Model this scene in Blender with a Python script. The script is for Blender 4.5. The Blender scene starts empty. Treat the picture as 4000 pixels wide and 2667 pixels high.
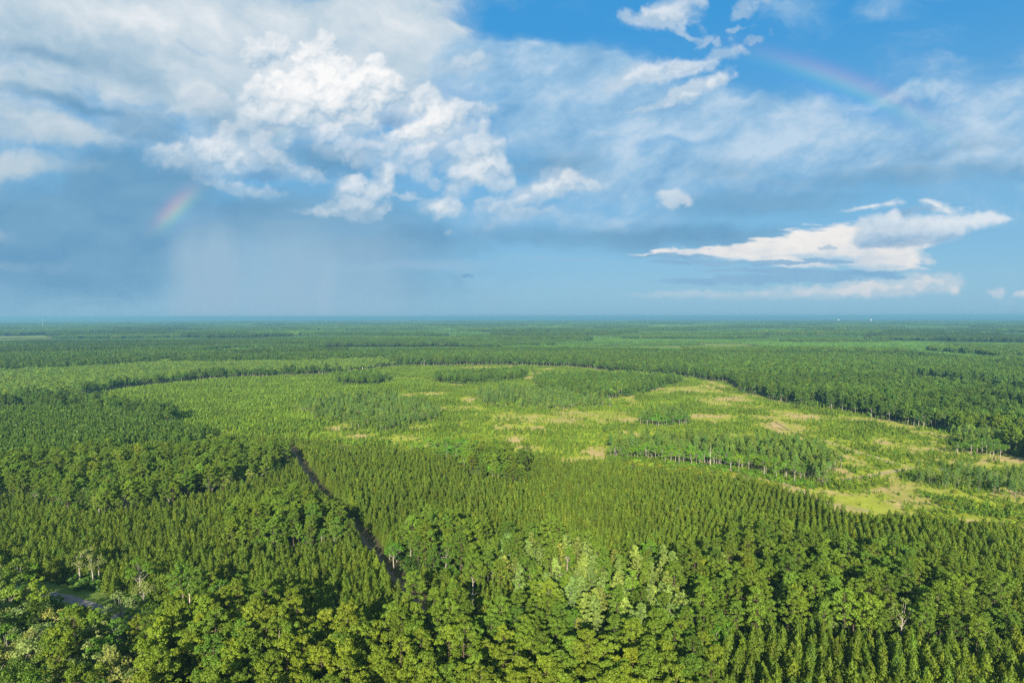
import bpy, math, random
import numpy as np
from mathutils import Matrix, Vector

SC = bpy.context.scene
COL = SC.collection
RNG = np.random.default_rng(11)

# ------------------------------------------------------------------ camera
CAM_H = 100.0                      # a drone about 100 m above the forest floor
PITCH = math.radians(2.09)
ROLL = math.radians(-0.11)
cam_data = bpy.data.cameras.new('camera')
cam = bpy.data.objects.new('camera', cam_data)
COL.objects.link(cam)
cam_data.sensor_width = 36.0
cam_data.lens = 24.0
cam_data.clip_start = 0.5
cam_data.clip_end = 200000.0
CAM_M = Matrix.Translation((0, 0, CAM_H)) @ Matrix.Rotation(math.pi / 2 - PITCH, 4, 'X') @ Matrix.Rotation(ROLL, 4, 'Z')
cam.matrix_world = CAM_M
SC.camera = cam
CAM_R = np.array(CAM_M.to_3x3())
FPX = 4000 * 24 / 36.0             # focal length in pixels of the 4000 px wide photograph

def ray(px, py):
    d = CAM_R @ np.array([(px - 2000) / FPX, -(py - 1333.5) / FPX, -1.0])
    return d / np.linalg.norm(d)

def ground(px, py, z=0.0):         # where the sight line of a photograph pixel meets the level z
    d = ray(px, py)
    t = (z - CAM_H) / min(d[2], -1e-4)
    return d[0] * t, d[1] * t

def project(P):                    # world points -> photograph pixels, depth
    P = np.asarray(P, float)
    c = (P - np.array([0, 0, CAM_H])) @ CAM_R
    zz = np.maximum(-c[..., 2], 1e-3)
    return 2000 + FPX * c[..., 0] / zz, 1333.5 - FPX * c[..., 1] / zz, -c[..., 2]

# ------------------------------------------------------------------ light
SUN_EL = math.radians(20.5)        # from the radius of the rainbow: the antisolar point lies 20.5 deg below the horizon
SUN_AZ = math.radians(185.7)       # clockwise from +Y (the view direction): the sun stands behind the camera
SUN_DIR = Vector((math.sin(SUN_AZ) * math.cos(SUN_EL), math.cos(SUN_AZ) * math.cos(SUN_EL), math.sin(SUN_EL)))
SKY_STRENGTH = 0.10
EXPOSURE = 1.50
sun_data = bpy.data.lights.new('sun', 'SUN')
sun_data.energy = 5.0
sun_data.angle = math.radians(0.53)
sun_data.color = (1.0, 0.90, 0.70)
sun = bpy.data.objects.new('sun', sun_data)
COL.objects.link(sun)
sun.rotation_euler = SUN_DIR.to_track_quat('Z', 'Y').to_euler()
sun.location = (0, -200, 400)

vs = SC.view_settings
SC.display_settings.display_device = 'sRGB'
vs.view_transform = 'Standard'
vs.look = 'None'
vs.exposure = EXPOSURE
vs.gamma = 1.0
vs.use_curve_mapping = False
cy = SC.cycles
cy.max_bounces = 9
cy.diffuse_bounces = 6
cy.glossy_bounces = 1
cy.transmission_bounces = 6
cy.transparent_max_bounces = 4
cy.volume_bounces = 0
cy.use_denoising = False
cy.caustics_reflective = False
cy.caustics_refractive = False
cy.sample_clamp_indirect = 4.0

# ------------------------------------------------------------------ node helpers
class S:
    """a socket that can be calculated with"""
    def __init__(s, t, k): s.t, s.k = t, k
    def _m(s, op, *o, clamp=False):
        n = s.t.nodes.new('ShaderNodeMath'); n.operation = op; n.use_clamp = clamp
        for i, v in enumerate((s,) + o):
            if isinstance(v, S): s.t.links.new(v.k, n.inputs[i])
            else: n.inputs[i].default_value = v
        return S(s.t, n.outputs[0])
    def __add__(s, o): return s._m('ADD', o)
    __radd__ = __add__
    def __mul__(s, o): return s._m('MULTIPLY', o)
    __rmul__ = __mul__
    def __sub__(s, o): return s._m('SUBTRACT', o)
    def __rsub__(s, o): return (s * -1.0)._m('ADD', o)
    def __truediv__(s, o): return s._m('DIVIDE', o)
    def __pow__(s, o): return s._m('POWER', o)
    def abs(s): return s._m('ABSOLUTE')
    def max(s, o): return s._m('MAXIMUM', o)
    def min(s, o): return s._m('MINIMUM', o)
    def smin(s, o, k): return s._m('SMOOTH_MIN', o, k)
    def clamp(s): return s._m('ADD', 0.0, clamp=True)
    def exp(s): return s._m('EXPONENT')
    def step(s, a, b):             # smoothstep from a to b (a > b inverts)
        n = s.t.nodes.new('ShaderNodeMapRange'); n.interpolation_type = 'SMOOTHSTEP'
        s.t.links.new(s.k, n.inputs[0])
        if a < b: vals = (a, b, 0.0, 1.0)
        else: vals = (b, a, 1.0, 0.0)
        for i, v in enumerate(vals): n.inputs[i + 1].default_value = v
        return S(s.t, n.outputs[0])

def vmath(t, op, a, b=None, scale=None):
    n = t.nodes.new('ShaderNodeVectorMath'); n.operation = op
    for i, v in enumerate((a, b)):
        if v is None: continue
        if isinstance(v, S): t.links.new(v.k, n.inputs[i])
        else: n.inputs[i].default_value = v
    if scale is not None:
        if isinstance(scale, S): t.links.new(scale.k, n.inputs['Scale'])
        else: n.inputs['Scale'].default_value = scale
    return S(t, n.outputs['Value'] if op in ('LENGTH', 'DOT_PRODUCT', 'DISTANCE') else n.outputs['Vector'])

def combine(t, x, y, z=0.0):
    n = t.nodes.new('ShaderNodeCombineXYZ')
    for i, v in enumerate((x, y, z)):
        if isinstance(v, S): t.links.new(v.k, n.inputs[i])
        else: n.inputs[i].default_value = v
    return S(t, n.outputs[0])

def separate(t, v):
    n = t.nodes.new('ShaderNodeSeparateXYZ'); t.links.new(v.k, n.inputs[0])
    return [S(t, o) for o in n.outputs]

def noise(t, vec, scale, detail=4.0, rough=0.55, dist=0.0, color=False, lac=2.0):
    n = t.nodes.new('ShaderNodeTexNoise')
    t.links.new(vec.k, n.inputs['Vector'])
    n.inputs['Scale'].default_value = scale; n.inputs['Detail'].default_value = detail
    n.inputs['Roughness'].default_value = rough; n.inputs['Distortion'].default_value = dist
    n.inputs['Lacunarity'].default_value = lac
    return S(t, n.outputs['Color' if color else 'Fac'])

def billow(t, vec, scale, detail=3.0, rough=0.5):
    n = t.nodes.new('ShaderNodeTexVoronoi'); n.feature = 'SMOOTH_F1'; n.normalize = True
    t.links.new(vec.k, n.inputs['Vector'])
    n.inputs['Scale'].default_value = scale; n.inputs['Detail'].default_value = detail
    n.inputs['Roughness'].default_value = rough; n.inputs['Smoothness'].default_value = 0.6
    return 1.0 - S(t, n.outputs['Distance'])

def mapping(t, vec, loc=(0, 0, 0), rot=0.0, scale=(1, 1, 1), kind='TEXTURE'):
    n = t.nodes.new('ShaderNodeMapping'); n.vector_type = kind
    t.links.new(vec.k, n.inputs['Vector'])
    n.inputs['Location'].default_value = loc
    n.inputs['Rotation'].default_value = (0, 0, rot)
    n.inputs['Scale'].default_value = scale
    return S(t, n.outputs[0])

def mix(t, fac, a, b, mode='MIX'):
    n = t.nodes.new('ShaderNodeMix'); n.data_type = 'RGBA'; n.blend_type = mode
    for i, v in ((0, fac), (6, a), (7, b)):
        if isinstance(v, S): t.links.new(v.k, n.inputs[i])
        elif i == 0: n.inputs[0].default_value = v
        else: n.inputs[i].default_value = (*v, 1.0)
    return S(t, n.outputs[2])

def lin(r, g, b):                  # sRGB 0..255 -> linear
    f = lambda c: c / 12.92 if c <= 0.04045 else ((c + 0.055) / 1.055) ** 2.4
    return tuple(f(c / 255.0) for c in (r, g, b))

# ------------------------------------------------------------------ clouds: computed as a map over directions (x/y, z/y), no file is read
def perlin(x, y, seed):
    r = np.random.default_rng(seed)
    perm = r.permutation(4096).astype(np.int32)
    ang = r.random(4096).astype(np.float32) * np.float32(2 * np.pi)
    gx, gy = np.cos(ang), np.sin(ang)
    xi = np.floor(x).astype(np.int32); yi = np.floor(y).astype(np.int32)
    fx = (x - xi).astype(np.float32); fy = (y - yi).astype(np.float32)
    u = fx * fx * fx * (fx * (fx * 6 - 15) + 10); v = fy * fy * fy * (fy * (fy * 6 - 15) + 10)
    def g(ix, iy, dx, dy):
        h = perm[(perm[ix & 4095] + iy) & 4095]
        return gx[h] * dx + gy[h] * dy
    a = g(xi, yi, fx, fy); b = g(xi + 1, yi, fx - 1, fy)
    c = g(xi, yi + 1, fx, fy - 1); d = g(xi + 1, yi + 1, fx - 1, fy - 1)
    return ((a + (b - a) * u) * (1 - v) + (c + (d - c) * u) * v) * np.float32(1.4)

def fbm(x, y, size, octs=6, rough=0.55, seed=0, bil=False):
    s = 0; amp = 1.0; tot = 0.0; f = 1.0 / size
    for o in range(octs):
        c, sn = math.cos(o * 1.1), math.sin(o * 1.1)
        n = perlin((x * c - y * sn) * f + 17.3 * o, (x * sn + y * c) * f - 9.1 * o, seed * 31 + o)
        s = s + amp * (np.abs(n) if bil else n)
        tot += amp; amp *= rough; f *= 2.03
    return (s / tot).astype(np.float32)

def sstep(x, a, b):
    t = np.clip((x - a) / (b - a), 0, 1)
    return t * t * (3 - 2 * t)

def blur(a, r):
    for ax in (0, 1):
        for _ in range(2):
            p = np.pad(a, [(r + 1, r) if k == ax else (0, 0) for k in (0, 1)], mode='edge').cumsum(axis=ax, dtype=np.float64)
            n = 2 * r + 1
            a = ((p[n:] - p[:-n]) if ax == 0 else (p[:, n:] - p[:, :-n])) / n
    return a.astype(np.float32)

LIN = lambda c: np.array(lin(*c), np.float32)

def cloud_map(X, Y, dpx):
    """premultiplied colour and cover of the clouds at the points X, Y (2352-pixel copy of the photograph, y down)"""
    sh = X.shape
    RGB = np.zeros(sh + (3,), np.float32); A = np.zeros(sh, np.float32)
    def over(col, a):
        nonlocal RGB, A
        a = np.clip(a, 0, 1).astype(np.float32)
        col = np.asarray(col, np.float32)
        RGB = RGB * (1 - a)[..., None] + col * a[..., None]
        A = A * (1 - a) + a
    def ramp(v, *stops):           # (pos, colour) stops in sRGB, mixed in linear light
        v = np.clip(v, 0, 1)[..., None]
        out = np.broadcast_to(LIN(stops[0][1]), sh + (3,)).copy()
        for (p0, c0), (p1, c1) in zip(stops, stops[1:]):
            t = np.clip((v - p0) / (p1 - p0), 0, 1)
            out = out * (1 - t) + LIN(c1) * t
        return out
    def rdist(b, x, y):
        r = math.radians(b[4]) if len(b) > 4 else 0.0
        c, s = math.cos(r), math.sin(r)
        dx, dy = x - b[0], -(y - b[1])
        return np.sqrt(((dx * c + dy * s) / b[2]) ** 2 + ((-dx * s + dy * c) / b[3]) ** 2)
    def soft(bl, x, y):
        o = np.zeros(sh, np.float32)
        for b in bl: o = np.maximum(o, b[5] * np.exp(-rdist(b, x, y) ** 2))
        return o
    def dome(bl, x, y, k=0.18):    # union of ellipsoids: > 0 inside, height-like; smooth maximum
        o = np.full(sh, -3.0, np.float32)
        for b in bl:
            q = (1 - rdist(b, x, y)).astype(np.float32)
            h = np.clip(0.5 + 0.5 * (q - o) / k, 0, 1)
            o = o * (1 - h) + q * h + k * h * (1 - h)
        return o
    F = lambda size, octs=6, rough=.55, seed=0, sx=1.0, ang=0.0, bil=False: fbm((X * math.cos(ang) - Y * math.sin(ang)) / sx, X * math.sin(ang) + Y * math.cos(ang), size, octs, rough, seed, bil)
    wx1, wy1 = F(260, 4, .5, 1), F(260, 4, .5, 2)
    wx2, wy2 = F(60, 5, .55, 3), F(60, 5, .55, 4)
    wx3, wy3 = F(18, 4, .6, 5), F(18, 4, .6, 6)
    Xw, Yw = X + wx1 * 100 + wx2 * 14, Y + wy1 * 70 + wy2 * 14
    Xm, Ym = X + wx2 * 24 + wx3 * 7, Y + wy2 * 20 + wy3 * 6
    st = fbm((Xw * .94 - Yw * -.34) / 2.8, (Xw * -.34 + Yw * .94), 90, 7, .58, 11)      # streaks running down to the right
    sm = fbm((Xw * .97 + Yw * -.10) / 2.4, (Xw * .10 + Yw * .97), 80, 7, .60, 12)
    n1 = fbm(Xw, Yw, 150, 7, .58, 13)
    fine = F(34, 6, .6, 14, 1.8)

    wx4, wy4 = F(8, 4, .65, 51), F(8, 4, .65, 52)
    def heap(patches, seed, drag=1.0):
        rng = np.random.default_rng(seed)
        balls = []                      # heaped balls: every patch grows big ones, those grow smaller ones on their sunny faces
        for e in patches:
            cx, cy_, rx, ry = e[:4]; r = math.radians(e[4]) if len(e) > 4 else 0.0
            m = max(3, int(rx / ry * 3))
            for _ in range(m):
                q, w = rng.uniform(-.85, .85), rng.uniform(-.5, .5)
                dx, dy = q * rx, w * ry * math.sqrt(max(0, 1 - q * q))
                balls.append((cx + dx * math.cos(r) - dy * math.sin(r), cy_ - (dx * math.sin(r) + dy * math.cos(r)), ry * rng.uniform(.45, .8) * (1 - .45 * abs(q)), 0.0))
        kids = balls
        for lev, (num, f0, f1) in enumerate(((8, .34, .6), (6, .34, .62), (4, .4, .6))):
            new = []
            for (bx, by, br_, bz) in kids:
                if br_ < 3.0: continue
                for _ in range(num):
                    d = rng.normal(size=3); d[1] = d[1] * .9 - .35; d[2] = abs(d[2]); d /= np.linalg.norm(d)
                    new.append((bx + d[0] * br_ * .92, by + d[1] * br_ * .86, br_ * rng.uniform(f0, f1), bz + d[2] * br_ * .85))
            balls = balls + new; kids = new
        ox, oy = X[0, 0], Y[0, 0]; sxx, syy = X[0, 1] - X[0, 0], Y[1, 0] - Y[0, 0]
        tx, ty = (X[-1, 0] - X[0, 0]) / (sh[0] - 1), (Y[0, -1] - Y[0, 0]) / (sh[1] - 1)
        H = np.full(sh, -60.0, np.float32)
        for (bx, by, br_, bz) in balls:
            gi = (by - oy) / syy; gj = (bx - ox) / sxx
            gi, gj = gi - gj * ty / syy, gj - gi * tx / sxx
            ri, rj = br_ / abs(syy), br_ / abs(sxx)
            i0, i1, j0, j1 = int(max(gi - ri, 0)), int(min(gi + ri + 2, sh[0])), int(max(gj - rj, 0)), int(min(gj + rj + 2, sh[1]))
            if i1 <= i0 or j1 <= j0: continue
            ii = (np.arange(i0, i1)[:, None] - gi) / ri; jj = (np.arange(j0, j1)[None] - gj) / rj
            hh = 1 - ii * ii - jj * jj
            v = H[i0:i1, j0:j1]
            np.maximum(v, np.where(hh > 0, bz + br_ * np.sqrt(np.maximum(hh, 0)), -60), out=v)
        # drag the heap about a little so that no outline is a circle
        gi, gj = np.meshgrid(np.arange(sh[0]), np.arange(sh[1]), indexing='ij')
        wi = np.clip(gi + drag * (wy2 * 22 + wy3 * 15 + wy4 * 7) / abs(syy), 0, sh[0] - 1).astype(int); wj = np.clip(gj + drag * (wx2 * 22 + wx3 * 15 + wx4 * 7) / abs(sxx), 0, sh[1] - 1).astype(int)
        H = H[wi, wj]
        cov = blur((H > -50).astype(np.float32), 3)
        Hs = np.where(H > -50, H, 0.0).astype(np.float32)
        Hs = Hs + (F(14, 5, .62, 53) * 7 + wy4 * 2) * (H > -50)
        hs1, hs2 = blur(Hs, 1), blur(Hs, 5)
        def lam(h, l):
            gy, gx = np.gradient(h, abs(syy), abs(sxx))
            if syy < 0: gy = -gy
            k = 1.0 / np.sqrt(gx * gx + gy * gy + 1)
            return (-gx * l[0] - gy * l[1] + l[2]) * k           # y runs down
        L = np.array([-.20, -.60, .78]); L /= np.linalg.norm(L)
        shade = .26 * lam(hs1, L) + .50 * lam(hs2, L) + .24 * lam(blur(Hs, 12), L)
        occ = np.clip((blur(Hs, 12) - hs1) / 22.0, -.6, .9)
        return H, Hs, cov, shade, occ

    # veil on the left
    vl = [(150, 60, 420, 130, -18, .85), (560, 50, 420, 110, -14, 1.05), (860, 40, 190, 110, 0, 1.0), (985, 110, 90, 90, -30, .85), (380, 170, 300, 90, -24, .95), (720, 150, 300, 120, 0, 1.0),
          (60, 180, 260, 60, -12, .55), (100, 300, 240, 45, -8, .55), (30, 385, 190, 40, 0, .50), (320, 280, 170, 60, -25, .45), (-600, 150, 700, 300, 0, .8), (300, -320, 900, 280, 0, .95)]
    va = soft(vl, Xw, Yw)
    va = sstep(va * 1.2 + st * .30 + n1 * .16, .10, .66)
    light = .40 + n1 * .34 + st * .46 + fine * .10 + soft([(330, 40, 330, 60, -12, .7), (560, 110, 190, 80, -30, 1), (640, 60, 90, 60, -35, 1), (860, 60, 190, 70, 0, .55), (1000, 150, 120, 50, -15, .45)], Xm, Ym) * .48 - soft([(110, 90, 190, 40, -16, .6), (330, 190, 240, 30, -24, .7)], Xm, Ym) * .35
    over(ramp(light, (0, (148, 182, 206)), (.4, (184, 206, 221)), (.75, (216, 226, 233)), (1, (236, 240, 243))), va * .97)
    # mid sheet across the middle and right
    vm_l = [(1150, 185, 160, 55, -15, .9), (1330, 165, 200, 40, -8, .85), (1480, 240, 330, 75, -8, .80), (1720, 290, 380, 75, -5, .72), (1300, 310, 240, 80, -18, .70),
            (1960, 330, 420, 75, 3, .70), (2280, 330, 320, 70, 8, .70), (1560, 400, 320, 70, 0, .62), (1300, 500, 300, 36, 0, .40), (1240, 130, 120, 16, -8, .6),
            (2500, 200, 400, 120, 10, .45), (2060, 226, 500, 22, 3, .42), (1830, 20, 110, 50, 0, .20), (2010, 20, 90, 50, 10, .20), (3000, 320, 600, 200, 0, .6)]
    vm = soft(vm_l, Xw, Yw)
    vm = sstep(vm * 1.35 + sm * .36 + n1 * .16, .04, .66)
    sm2 = fbm((X * .93 - Y * .36 + wx1 * 40) / 1.9, X * .36 + Y * .93 + wy1 * 30 + wy2 * 12, 100, 7, .60, 15)
    ml = .50 + sm * .35 + sm2 * 1.15 + fine * .22 + soft([(2150, 215, 400, 50, 5, 1), (1250, 200, 200, 50, 0, .6), (1700, 350, 240, 40, 0, .5)], X, Y) * .22
    over(ramp(ml, (0, (122, 173, 214)), (.5, (154, 194, 225)), (1, (194, 216, 235))), vm * .92)

    # darker blue layers: the shower on the left, the sheet in the middle distance
    Xh, Yh = X + wx1 * 160 + wx2 * 50, Y + wy1 * 24 + wy2 * 10
    dk = [(140, 560, 460, 150, 0, 1.0), (320, 440, 200, 110, 0, .95), (640, 500, 300, 70, 0, .8), (900, 560, 260, 70, 0, .70), (740, 370, 120, 46, -10, .75), (560, 290, 80, 30, 0, .6), (330, 300, 110, 40, -20, .5),
          (1500, 545, 520, 34, 0, .62), (1250, 380, 130, 46, 5, .50), (1750, 470, 280, 38, 4, .55), (2050, 405, 360, 36, 4, .45), (2260, 390, 200, 36, 0, .45), (2150, 350, 260, 22, 8, .36), (1650, 400, 160, 40, 0, .28),
          (900, 650, 300, 70, 0, .45), (-500, 560, 600, 220, 0, .95), (90, 130, 150, 22, -14, .5), (150, 235, 200, 18, -14, .6)]
    da = sstep(soft(dk, Xh, Yh) * 1.15 + fine * .12 + sm * .22, .05, .85)
    over(ramp(.5 + fbm(Xh / 3, Yh, 70, 5, .5, 21) * .8, (0, (97, 151, 190)), (1, (124, 170, 201))), da * .93)
    # grey low scud far left
    sc = [(-20, 540, 90, 24, -14, .55), (80, 305, 240, 26, -6, .75), (30, 250, 220, 26, -12, .6), (20, 385, 190, 24, 0, .7), (40, 612, 120, 16, 0, .3), (-500, 400, 500, 90, 0, .7), (190, 380, 90, 20, 0, .4)]
    sa = sstep(soft(sc, Xm, Ym) + sm * .35 + fine * .12, .12, .9)
    over(ramp(.5 + n1 * 1.1, (0, (156, 188, 208)), (1, (196, 211, 222))), sa * .72)
    # air light near the horizon
    yh = 731 - Y
    over(LIN((138, 182, 210)), np.exp(-np.maximum(yh, 0) / 70.0) * .50 * sstep(X, -200, 900) + np.exp(-np.maximum(yh, 0) / 60.0) * .25)
    # rain shaft
    xr = X + F(140, 4, .5, 22) * 30 + (yh - 60) * 0.03
    fib = fbm(xr, Y * .03, 110, 4, .5, 23)
    rs = sstep(xr, 360, 440) * sstep(xr, 1030, 860) * sstep(Y, 455, 600) * (1 - .35 * sstep(xr, 640, 760))
    over(LIN((153, 187, 211)), rs * (.84 + fib * .75))
    over(LIN((158, 190, 212)), sstep(xr, 730, 744) * sstep(xr, 780, 748) * sstep(Y, 540, 680) * .55)
    over(LIN((156, 190, 218)), sstep(soft([(1000, 610, 240, 16, 0, .6), (1280, 600, 200, 11, 0, .45), (1100, 680, 160, 9, 0, .3), (1700, 585, 150, 5, 0, .4), (1320, 598, 60, 5, 0, .5)], Xh, Yh) + fine * .25, .1, .8) * .6)

    # distant anvil in full sun
    lay = fbm(X / 6.0, Y, 13, 4, .6, 36)
    Xa, Ya = X + wx2 * 40 + lay * 60, Y + wy2 * 9 + lay * 9
    an = [(1540, 581, 110, 3.5, 1), (1640, 575, 140, 9, 4), (1740, 570, 140, 20, 6), (1850, 558, 140, 30, 10), (1950, 552, 120, 40, 8), (2020, 585, 100, 38, 0), (2060, 545, 90, 40, 10), (2075, 604, 58, 22, 0), (1800, 600, 120, 12, -3)]
    ad = dome(an, Xa, Ya, .25)
    aa = sstep(ad + fine * .16 + lay * .14, -.22, .34 + .25 * sstep(Y, 575, 620))
    ab = F(60, 5, .55, 31, 1.3, bil=True)
    over(ramp(.72 - blur(ab, 2) * .9 + n1 * .6 + fine * .35 + lay * .25 + (560 - Y) * .004, (0, (206, 216, 226)), (.5, (234, 233, 232)), (1, (248, 245, 241))), aa * .97)
    lb = [(1640, 678, 170, 9), (1850, 672, 180, 14, 2), (2000, 664, 130, 20, 3), (2110, 652, 56, 20), (2178, 654, 32, 22), (2290, 672, 18, 10), (2345, 676, 16, 8), (2600, 668, 120, 14)]
    _, _, bcov, bsh, bocc = heap(lb, 79, .5)
    over(ramp(.25 + bsh * .6 - bocc * .2 + fine * .25, (0, (190, 206, 221)), (1, (238, 231, 229))), np.maximum(sstep(blur(bcov, 3) + fine * .5, .2, 1.05), sstep(dome(lb, Xm, Ym, .4) + fine * .4, -.5, .5) * .6) * sstep(Y, 697, 674) * (.40 + .30 * sstep(X, 1650, 2050)))
    sl = [(1640, 604, 140, 7, -1), (1800, 602, 90, 6, 0), (1900, 601, 80, 5, -2), (1850, 624, 250, 8, -1), (1990, 633, 110, 5, -3), (1560, 590, 120, 5, -2), (1760, 642, 260, 11, 1), (2085, 487, 64, 13, 9)]
    over(ramp(.5 + n1, (0, (124, 172, 208)), (1, (148, 188, 218))), sstep(dome(sl, Xa, Ya, .2) + fine * .25, -.12, .30) * .92)
    over(LIN((150, 186, 214)), .7 * sstep(dome([(1888, 571, 12, 5), (1902, 568, 15, 7), (1916, 570, 10, 5)], X + wx3 * 5, Y + wy3 * 4, .3) + fine * .3, -.15, .45) * .85)
    ln = [(2010, 520, 46, 26, 0), (2055, 530, 80, 34, 4), (1985, 548, 28, 24, 0), (2030, 558, 70, 14, 0), (2130, 522, 110, 30, 5), (2220, 510, 90, 17, 3), (2280, 505, 50, 7, 0), (2120, 548, 90, 16, 5)]
    _, lH, lcov, lsh, locc = heap(ln, 78, .5)
    ldv = dome(ln, X + wx2 * 16 + wx3 * 5, Y + wy2 * 12 + wy3 * 5, .3)
    llit = .20 + lsh * .42 + (532 - Y) * .0085 - locc * .22 + fine * .12 + n1 * .25 + sstep(X, 2050, 2230) * .20
    over(ramp(llit, (0, (136, 176, 209)), (.5, (184, 207, 226)), (1, (222, 231, 239))), np.maximum(sstep(blur(lcov, 3) + fine * .4, .15, .95), sstep(ldv + fine * .3, -.25, .40) * .85) * .95)
    br = [(2000, 475, 60, 5, 8), (2040, 469, 36, 9, 14), (2150, 470, 30, 8, -18), (2180, 484, 44, 14, -8)]
    over(LIN((244, 243, 241)), sstep(dome(br, X + wx2 * 14 + wx3 * 6, Y + wy2 * 6 + wy3 * 4, .3) + fine * .9 + lay * .5, -.35, 1.0) * .80)

    # cumulus: heights of heaped domes, eroded by billows, shaded by the sun behind the camera (from above)
    cu = [(700, 128, 66, 46), (640, 120, 90, 60), (760, 150, 88, 56), (812, 150, 44, 34), (640, 225, 92, 50), (580, 225, 40, 34), (690, 205, 90, 60), (800, 215, 104, 62), (700, 262, 120, 44), (880, 205, 60, 36, -25), (840, 185, 60, 30, -20), (940, 236, 74, 36, -22), (1005, 258, 54, 28),
          (1060, 256, 46, 18, 8), (1102, 254, 26, 11, 0), (1000, 300, 58, 38), (960, 310, 52, 30), (790, 285, 76, 30), (770, 320, 46, 34), (800, 345, 46, 28, -20), (845, 345, 46, 26, -30), (880, 330, 26, 18, -40), (715, 305, 34, 16, 0), (950, 362, 46, 28), (920, 372, 24, 16), (975, 400, 26, 20, -40), (996, 426, 14, 9, 0), (1000, 345, 40, 26), (1075, 352, 34, 40), (1055, 395, 30, 40, 20), (1032, 443, 18, 16),
          (1105, 340, 38, 32), (1132, 385, 28, 42), (1150, 425, 26, 16), (1090, 300, 30, 20), (882, 412, 20, 28), (862, 440, 38, 22, 20), (830, 455, 54, 24, 10), (800, 440, 30, 28), (790, 480, 60, 14, 0), (745, 487, 56, 8, -4), (820, 480, 34, 18), (866, 488, 26, 8, 30), (1010, 476, 38, 16, 0), (1042, 474, 20, 11), (1012, 495, 16, 10, 30), (1033, 532, 14, 4, 12), (932, 453, 28, 5, -8),
          (420, 362, 60, 26), (490, 345, 66, 38), (520, 375, 84, 28), (560, 330, 60, 40, 10), (612, 362, 50, 30, -25), (365, 348, 30, 10, -8), (530, 300, 44, 24, 20), (575, 290, 50, 34, 0), (610, 275, 50, 30), (700, 404, 46, 12, -6), (660, 392, 26, 10, -20), (540, 432, 70, 11, -14), (610, 446, 40, 8, 8), (655, 314, 13, 11), (655, 332, 13, 10),
          (1290, 413, 44, 22), (1330, 424, 44, 15, -10), (1250, 436, 54, 18, 8), (1190, 456, 56, 14, 16), (1140, 476, 40, 10, 8), (1110, 463, 16, 7, 20), (1265, 423, 24, 16), (1355, 424, 24, 9), (1200, 486, 60, 7, 4),
          (1443, 38, 20, 13, -40), (1470, 46, 28, 11, 10), (1510, 36, 44, 24, 12), (1550, 22, 44, 26, 10), (1530, 60, 40, 10, -15), (1580, 84, 32, 6, -26), (1712, 14, 24, 16, 35), (1694, 38, 19, 9, 5), (1735, 95, 18, 7, 12), (1652, 98, 10, 10, 40), (1620, 100, 16, 5, 30), (1690, 70, 16, 5, 0),
          (1662, 127, 32, 12, 14), (1600, 155, 50, 11, 12), (1490, 165, 66, 19, 10), (1430, 185, 48, 16, 26), (1550, 166, 50, 14, 10), (1640, 186, 40, 13, 26), (1580, 210, 54, 16, 24), (1525, 238, 44, 8, 22), (1470, 256, 36, 4, 8),
          (1080, 136, 28, 16), (1110, 148, 14, 7), (1045, 156, 44, 16)]
    bil = F(70, 7, .56, 41, bil=True)
    nz = F(40, 7, .62, 43)
    H, Hs, cov, shade, occ = heap(cu, 77)
    tower = soft([(760, 190, 250, 130, 0, 1.0), (980, 280, 150, 90, 0, .80), (1100, 380, 90, 90, 0, .66), (1260, 430, 150, 60, 0, .60), (1520, 50, 150, 70, 0, .60), (1560, 190, 220, 80, 0, .62), (500, 350, 190, 70, 0, .55), (860, 420, 160, 90, 0, .55), (1020, 480, 60, 40, 0, .6)], X, Y)
    lit = .20 + shade * .56 - occ * .22 + (tower - .58) * .55 + nz * .16 + n1 * .16
    soft_body = dome(cu, Xm, Ym, .45) + nz * .25
    ragged = F(22, 7, .68, 54)
    ca = 1 - (1 - sstep(blur(cov, 3) + nz * .45 + ragged * .50 - .14 * (1 - tower), .10, .92)) * (1 - sstep(soft_body + ragged * .5 + .1, -.60, .45) * .80)
    veiled = .46 + n1 * .30 + nz * .25 + (tower - .58) * .55
    lit = veiled + (lit - veiled) * sstep(cov + ragged * .3, .05, .8)
    over(ramp(lit, (0, (150, 184, 211)), (.3, (184, 206, 223)), (.62, (220, 229, 236)), (.95, (251, 251, 251))), ca * (.66 + .34 * sstep(tower, .3, .75)))
    # soft rounded cloud behind, a dim one at the right
    sf = [(455, 215, 52, 34), (490, 235, 40, 36), (430, 245, 56, 16, 10), (1545, 452, 40, 22), (1535, 474, 30, 13), (1570, 462, 24, 14)]
    sd = dome(sf, Xm, Ym, .4) - (bil - .2) * .6 + .05
    over(ramp(.55 + (225 - Y) * .008 * (X < 900) + (455 - Y) * .012 * (X >= 900) + nz * .5 + np.clip(sd, 0, .4) * .3, (0, (160, 191, 213)), (1, (226, 232, 237))), sstep(sd, -.10, .5) * .72)
    # shaded bases
    bs = soft([(598, 402, 62, 16, 8, 1.0), (905, 276, 46, 24, 0, .75), (700, 300, 60, 14, 0, .4), (640, 432, 50, 9, 0, .5)], Xm, Ym)
    over(LIN((112, 160, 200)), sstep(bs + nz * .2, .2, .95) * .75)
    over(LIN((112, 160, 200)), sstep(dome([(1075, 626, 14, 7), (1090, 632, 10, 6)], Xm, Ym) + nz * .4, -.2, .5) * .7)
    return RGB, A
# ------------------------------------------------------------------ the world: Nishita air, the clouds over it, the rainbow
world = bpy.data.worlds.new('World')
SC.world = world
world.use_nodes = True
WT = world.node_tree
WT.nodes.clear()
KS = 1.0 / (SKY_STRENGTH * 2 ** EXPOSURE)
SKY_TINT = (0.40, 0.64, 0.80)

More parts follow.
